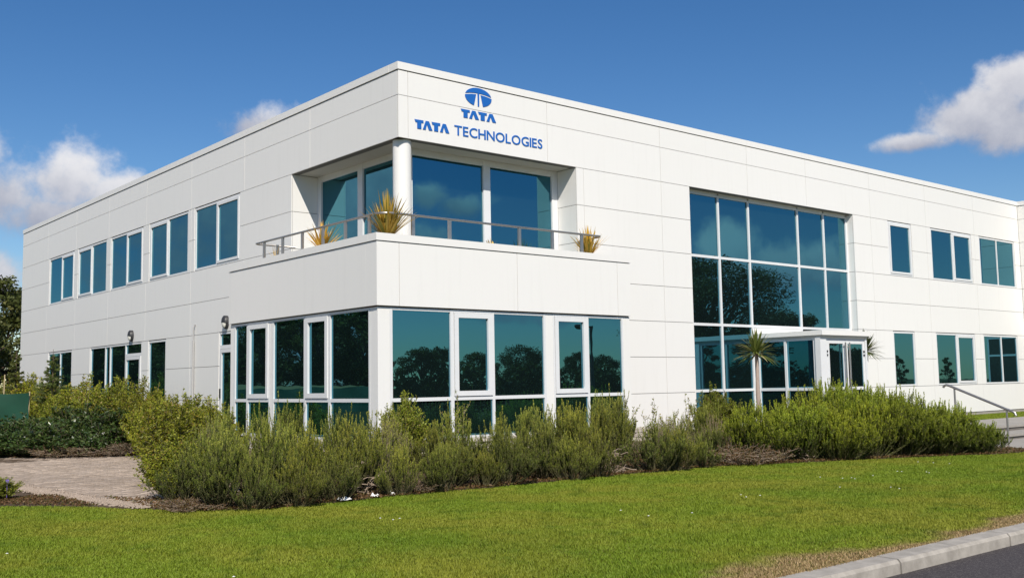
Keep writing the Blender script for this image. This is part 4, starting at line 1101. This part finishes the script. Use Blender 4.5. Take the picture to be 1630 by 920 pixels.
LT = [(-38, 44, 'tree1', .82), (-37, 49, 'tree3', 1.0), (-36, 53, 'tree1', .9), (-36, 58, 'tree0', 1.05), (-38, 63, 'tree2', 1.1), (-38, 69, 'tree0', 1.15), (-40, 76, 'tree2', 1.2), (-40, 84, 'tree0', 1.2), (-42, 38, 'tree0', .7), (-44, 30, 'tree2', .75), (-42, 94, 'tree2', 1.3), (-42, 105, 'tree0', 1.4), (-44, 118, 'tree2', 1.5), (-25, 66, 'tree2', .95), (-25, 72, 'tree0', 1.1), (-26, 79, 'tree2', 1.15), (-27, 87, 'tree2', 1.2), (-28, 96, 'tree0', 1.3), (-30, 106, 'tree2', 1.3), (-31, 118, 'tree2', 1.4), (-34, 132, 'tree0', 1.6)]
for i, (x, y, k_, s) in enumerate(LT):
    if x < -35 and y < 100: x, y, s = x*1.75, y*1.68, s*1.5
    plant(k_, 'tree', 'dark tree beyond the car park, seen only mirrored in the left side glass', 'tree', x, y, -.6, s, s, group='trees mirrored in the side glass', parts=('crown', 'trunk'))
VT = [(4.8, 66, 'tree2', 1.05, 'dense dark tree rising behind the far left corner of the building'), (-.6, 62, 'tree0', .95, 'leafy tree cut by the left picture edge'), (9.5, 72, 'tree0', 1.2, 'tree mostly hidden behind the left end of the building'), (-7, 66, 'tree2', .9, 'tree just outside the left picture edge')]
for x, y, k_, s, lab in VT: plant(k_, 'tree', lab, 'tree', x, y, -.6, s*1.25, s*1.15, parts=('crown', 'trunk'))
for k_, x_, s_, lab in (('tree3', 64.2, .45, 'young tree mirrored in the narrow ground floor window'), ('tree3', 72.2, .44, 'slim young tree mirrored in the ground floor window pair')):
    plant(k_, 'young_tree', lab, 'tree', x_, -25, -.6, s_*.9, s_, parts=('crown', 'trunk'))
# hedge masses that close the gaps under those trees
def hedge(x0, y0, x1, y1, h, n, lab, seed):
    rg = np.random.RandomState(seed); L_ = math.hypot(x1-x0, y1-y0); a = rg.uniform(0, 1, n)
    P = np.stack([x0+(x1-x0)*a+rg.normal(0, .5, n), y0+(y1-y0)*a+rg.normal(0, .5, n), -.6+h*(1+.25*np.sin(a*L_*.9)+.15*np.sin(a*L_*2.3))*rg.uniform(0, 1, n)**.7], 1)
    D = rand_unit(rg, n); V, F = leaf_quads(P, D, sides(D, rg), .35, .25)
    o = link('hedgerow', new_mesh('hedgerow', V, F, m=TREEL)); o['kind'] = 'stuff'; o['label'] = lab; o['category'] = 'hedge'
hedge(-60, -43, 92, -43, 2.6, 36000, 'hedgerow across the road mirrored in the front glass', 1)
hedge(-68, 40, -60, 190, 2.6, 24000, 'hedgerow beyond the car park mirrored in the side glass', 2)
hedge(-12, 58, 22, 64, 1.6, 9000, 'low scrub behind the far left corner of the building', 3)
# street lamp
SLP = thing('street_lamp', 'dark street lamp across the road, mirrored in the right bay pane', 'street lamp', (33.2, -30, -.6))
MB().tube([(33.2, -30, -.6), (33.2, -30, 1.2), (33.2, -30, 4.75)], [.10, .085, .075], 10).build('pole', DARK, SLP, True)
MB().tube([(33.2, -30, 4.7), (32.9, -30, 4.7)], .04, 8).build('bracket', DARK, SLP, True)
b = MB(); 
for (s_, z_) in ((.7, 4.78), (1, 4.72), (1, 4.62), (.75, 4.5)): b.v += [(32.35+cos(2*pi*i/12)*.55*s_, -30+sin(2*pi*i/12)*.28*s_, z_) for i in range(12)]
for k_ in range(3):
    for i in range(12): b.f.append((k_*12+i, k_*12+(i+1) % 12, (k_+1)*12+(i+1) % 12, (k_+1)*12+i))
b.f += [tuple(range(12))[::-1], tuple(range(36, 48))]; b.build('lantern', DARK, SLP)
# parked cars in the car park
MB().quad((-60, 50, -.59), (-40, 50, -.59), (-40, 160, -.59), (-60, 160, -.59)).build('car_park', ASPH)['kind'] = 'structure'
def car(x, y, rz, paint, lab):
    T = thing('parked_car', lab, 'car', (0, 0, 0))
    prof = [(-2.05, .35), (-2.1, .62), (-1.95, .82), (-1.05, .92), (-.45, 1.38), (.75, 1.42), (1.55, .98), (2.02, .9), (2.08, .5), (2.0, .32)]
    b = MB(); n = len(prof)
    for (yy, k_) in ((-.82, 0), (.82, 0)):
        b.v += [(px, yy*(.84 if pz > 1.1 else 1), pz) for px, pz in prof]
    b.f += [tuple(range(n)), tuple(range(2*n-1, n-1, -1))]
    for i in range(n): b.f.append(((i+1) % n, i, n+i, n+(i+1) % n))
    b.build('body', paint, T)
    for s_ in (-1, 1):
        g = MB(); yy = lambda z_: s_*(.825 if z_ < 1.0 else .70)
        for pl in ([(-.9, .95), (-.42, 1.32), (.1, 1.35), (.1, .97)], [(.16, .97), (.16, 1.35), (.72, 1.36), (1.3, 1.0)]):
            pts = [(px, s_*(.835-(pz-.92)*.30), pz) for px, pz in pl]; g.prism(pts, None, (0, s_*.006, 0))
        g.build('side_window', CARG, T)
        for wx in (-1.3, 1.3):
            w_ = MB().tube([(wx, s_*.68, .32), (wx, s_*.86, .32)], .32, 18).build('wheel', RUBBER, T, True)
            MB().tube([(wx, s_*.84, .32), (wx, s_*.87, .32)], .19, 12).build('rim', STEEL, w_)
    MB().prism([(-1.0, -.66, .965), (-1.0, .66, .965), (-.5, .6, 1.36), (-.5, -.6, 1.36)], None, (-.015, 0, .01)).build('windscreen', CARG, T)
    T.location = (x, y, -.59); T.rotation_euler = (0, 0, rz)
car(-55, 98.5, 1.2, CARY, 'yellow parked car mirrored in the side glass of the bay')
car(-55, 89.5, 1.9, CARS, 'silver parked car mirrored beside the bay corner post')
car(-55, 108, .4, CARR, 'red parked car mirrored left of the yellow car')

# ------------------------------------------------------------------ grass, gravel, bed litter
FWn = np.array(fw); 
def visible(px, py, pz, m=60):
    d = np.stack([px-CAM.x, py-CAM.y, pz-CAM.z], 1); z = d@FWn
    u = 815+1624.97*(d@np.array(rt2))/z; v = 460-1624.97*(d@np.array(up2))/z
    return (z > .5) & (u > -m) & (u < 1630+m) & (v > -m) & (v < 920+m), z
rng = np.random.RandomState(77); N = 2600000
px = rng.uniform(-11, 17, N); py = rng.uniform(-12.2, -.4, N)
vis, dist = visible(px, py, np.full(N, ZL))
fe = np.interp(px, [-14, -9.5, -7.6, -6.3, -6.2, -5.9, -5.0, -3, -.4, 1.6, 3.6, 5.2, 7.8, 10.0, 11.2, 18], [-.2, -1.55, -1.35, -3.3, -3.5, -4.2, -4.55, -4.62, -4.65, -4.75, -4.8, -5.5, -6.5, -7.55, -7.55, -7.5])
fe = fe + .06*np.sin(px*5.1)+.04*np.sin(px*13.7)
keep = vis & (py < fe) & (rng.uniform(0, 1, N) < np.clip((13./dist)**1.6, 0, 1))
px, py, dist = px[keep], py[keep], dist[keep]
if len(px) > 640000: px, py, dist = px[:640000], py[:640000], dist[:640000]
n = len(px); az_ = rng.uniform(0, 2*pi, n); ht = rng.uniform(.014, .034, n)*(1+.25*np.sin(px*1.7)*np.sin(py*2.3)); ln_ = rng.uniform(.1, .9, n)*ht
wd = rng.uniform(.0035, .007, n)*np.clip(dist/11, 1, 1.6)
edge = (py < -11.6); ht = np.where(edge, ht*.8, ht)
bx_, by_ = np.cos(az_), np.sin(az_); a2 = az_+rng.uniform(.6, 2.5, n)
V = np.stack([np.stack([px-bx_*wd, py-by_*wd, np.full(n, ZL)], 1), np.stack([px+bx_*wd, py+by_*wd, np.full(n, ZL)], 1), np.stack([px+np.cos(a2)*ln_, py+np.sin(a2)*ln_, ZL+ht], 1)], 1).reshape(-1, 3)
o = link('lawn_grass', new_mesh('lawn_grass', V, None, np.arange(n*3).reshape(n, 3), m=BLADE)); tag(o, 'short mown lawn with a scorched strip beside the kerb', 'grass', None, 'stuff')
# verge by the wall
rng = np.random.RandomState(9); n = 30000; px = rng.uniform(17.1, 30, n); py = rng.uniform(-2.25, 0, n); az_ = rng.uniform(0, 2*pi, n); ht = rng.uniform(.02, .05, n)
V = np.stack([np.stack([px-np.cos(az_)*.012, py-np.sin(az_)*.012, np.full(n, zlg-.03)], 1), np.stack([px+np.cos(az_)*.012, py+np.sin(az_)*.012, np.full(n, zlg-.03)], 1), np.stack([px+rng.normal(0, .02, n), py+rng.normal(0, .02, n), zlg-.03+ht], 1)], 1).reshape(-1, 3)
o = link('verge_grass', new_mesh('verge_grass', V, None, np.arange(n*3).reshape(n, 3), m=BLADE)); tag(o, 'short grass at the foot of the right front wall', 'grass', None, 'stuff')
# leaf litter and chips on the soil
def scatter(name, lab, cat, xs, ys, zs, size, m, seed):
    rg = np.random.RandomState(seed); n = len(xs); P = np.stack([xs, ys, zs], 1); D = unit(rg.normal(size=(n, 3))*np.array([1, 1, .35]))
    V, F = leaf_quads(P, D, sides(D, rg), size*rg.uniform(.5, 1.4, n), size*.6, .2); o = link(name, new_mesh(name, V, F, m=m)); tag(o, lab, cat, None, 'stuff')
rng = np.random.RandomState(12); n = 30000; xs = rng.uniform(-6.3, 11.5, n); fe = np.array([front_edge(x) for x in xs]); ys = fe-.05+rng.uniform(0, 1, n)**1.5*2.2
scatter('leaf_litter', 'brown leaf litter and bark chips on the planting bed', 'leaf litter', xs, ys, np.array([bed_z(x, y) for x, y in zip(xs, ys)])+.035, .04, BROWN, 1)
n = 5000; xs = rng.uniform(-5.8, -1.6, n); ys = np.interp(xs, [-5.8, -4.4, -3, -1.6], [12.5, 9.9, 8.6, 8.2])+rng.uniform(-.2, .6, n)
scatter('dry_litter', 'dry brown litter along the far edge of the paving', 'leaf litter', xs, ys, np.full(n, ZL+.04), .05, BROWN, 2)
n = 6000; q = rng.uniform(0, 1, n); xs = np.interp(q, [0, .3, 1], [-6.2, -6.55, -6.8])+rng.normal(0, .10, n)-.1*q; ys = -3.3+q*7
def pebbles(name, lab, xs, ys, zs, r, m, seed):
    rg = np.random.RandomState(seed); n = len(xs); oc = np.array([[1, 0, 0], [-1, 0, 0], [0, 1, 0], [0, -1, 0], [0, 0, .8], [0, 0, -.5]])
    V = (np.stack([xs, ys, zs], 1)[:, None]+oc[None]*(r*rg.uniform(.5, 1.3, (n, 1, 1)))*rg.uniform(.7, 1.3, (n, 6, 1))).reshape(-1, 3)
    f = np.array([(0, 2, 4), (2, 1, 4), (1, 3, 4), (3, 0, 4), (2, 0, 5), (1, 2, 5), (3, 1, 5), (0, 3, 5)]); F3 = (np.arange(n)[:, None, None]*6+f[None]).reshape(-1, 3)
    o = link(name, new_mesh(name, V, None, F3, m=m)); tag(o, lab, 'gravel', None, 'stuff')
pebbles('gravel', 'pale gravel along the left edge of the paving', xs, ys, np.full(n, ZL+.025), .018, PAV, 3)
n = 9000; q = rng.uniform(0, 1, n); xs = -6.7-q*3.2; ys = -1.6+rng.uniform(-.9, 1.2, n)+q*.6; k = ys > np.interp(xs, [-10, -9.5, -7.6, -6.3], [-1.5, -1.5, -1.35, -3.3])
scatter('bed_litter', 'brown litter on the gravel bed at the left picture edge', 'leaf litter', xs[k], ys[k], np.full(k.sum(), ZL+.04), .035, BROWN, 4)
# daisies in the lawn
rng = np.random.RandomState(31); C = [(-7.6, -9.6, 4), (-7.1, -10.2, 5), (3.0, -8.2, 5), (-5, -7, 3), (0, -8.4, 3), (4.6, -8.6, 4), (-9.2, -6.2, 3), (2.0, -9.5, 3), (-2.5, -9, 3), (6.5, -7.8, 3)]
b = MB()
for cx, cy, k in C:
    for i in range(k):
        x, y = cx+rng.normal(0, .25), cy+rng.normal(0, .25); z = ZL+.055
        b.v.append((x, y, z+.006)); i0 = len(b.v)-1
        b.v += [(x+.014*cos(a), y+.014*sin(a), z) for a in np.linspace(0, 2*pi, 8, endpoint=False)]
        for j in range(8): b.f.append((i0, i0+1+j, i0+1+(j+1) % 8))
tag(b.build('daisies', PAPER), 'tiny white daisies scattered in the lawn', 'flowers', None, 'stuff')
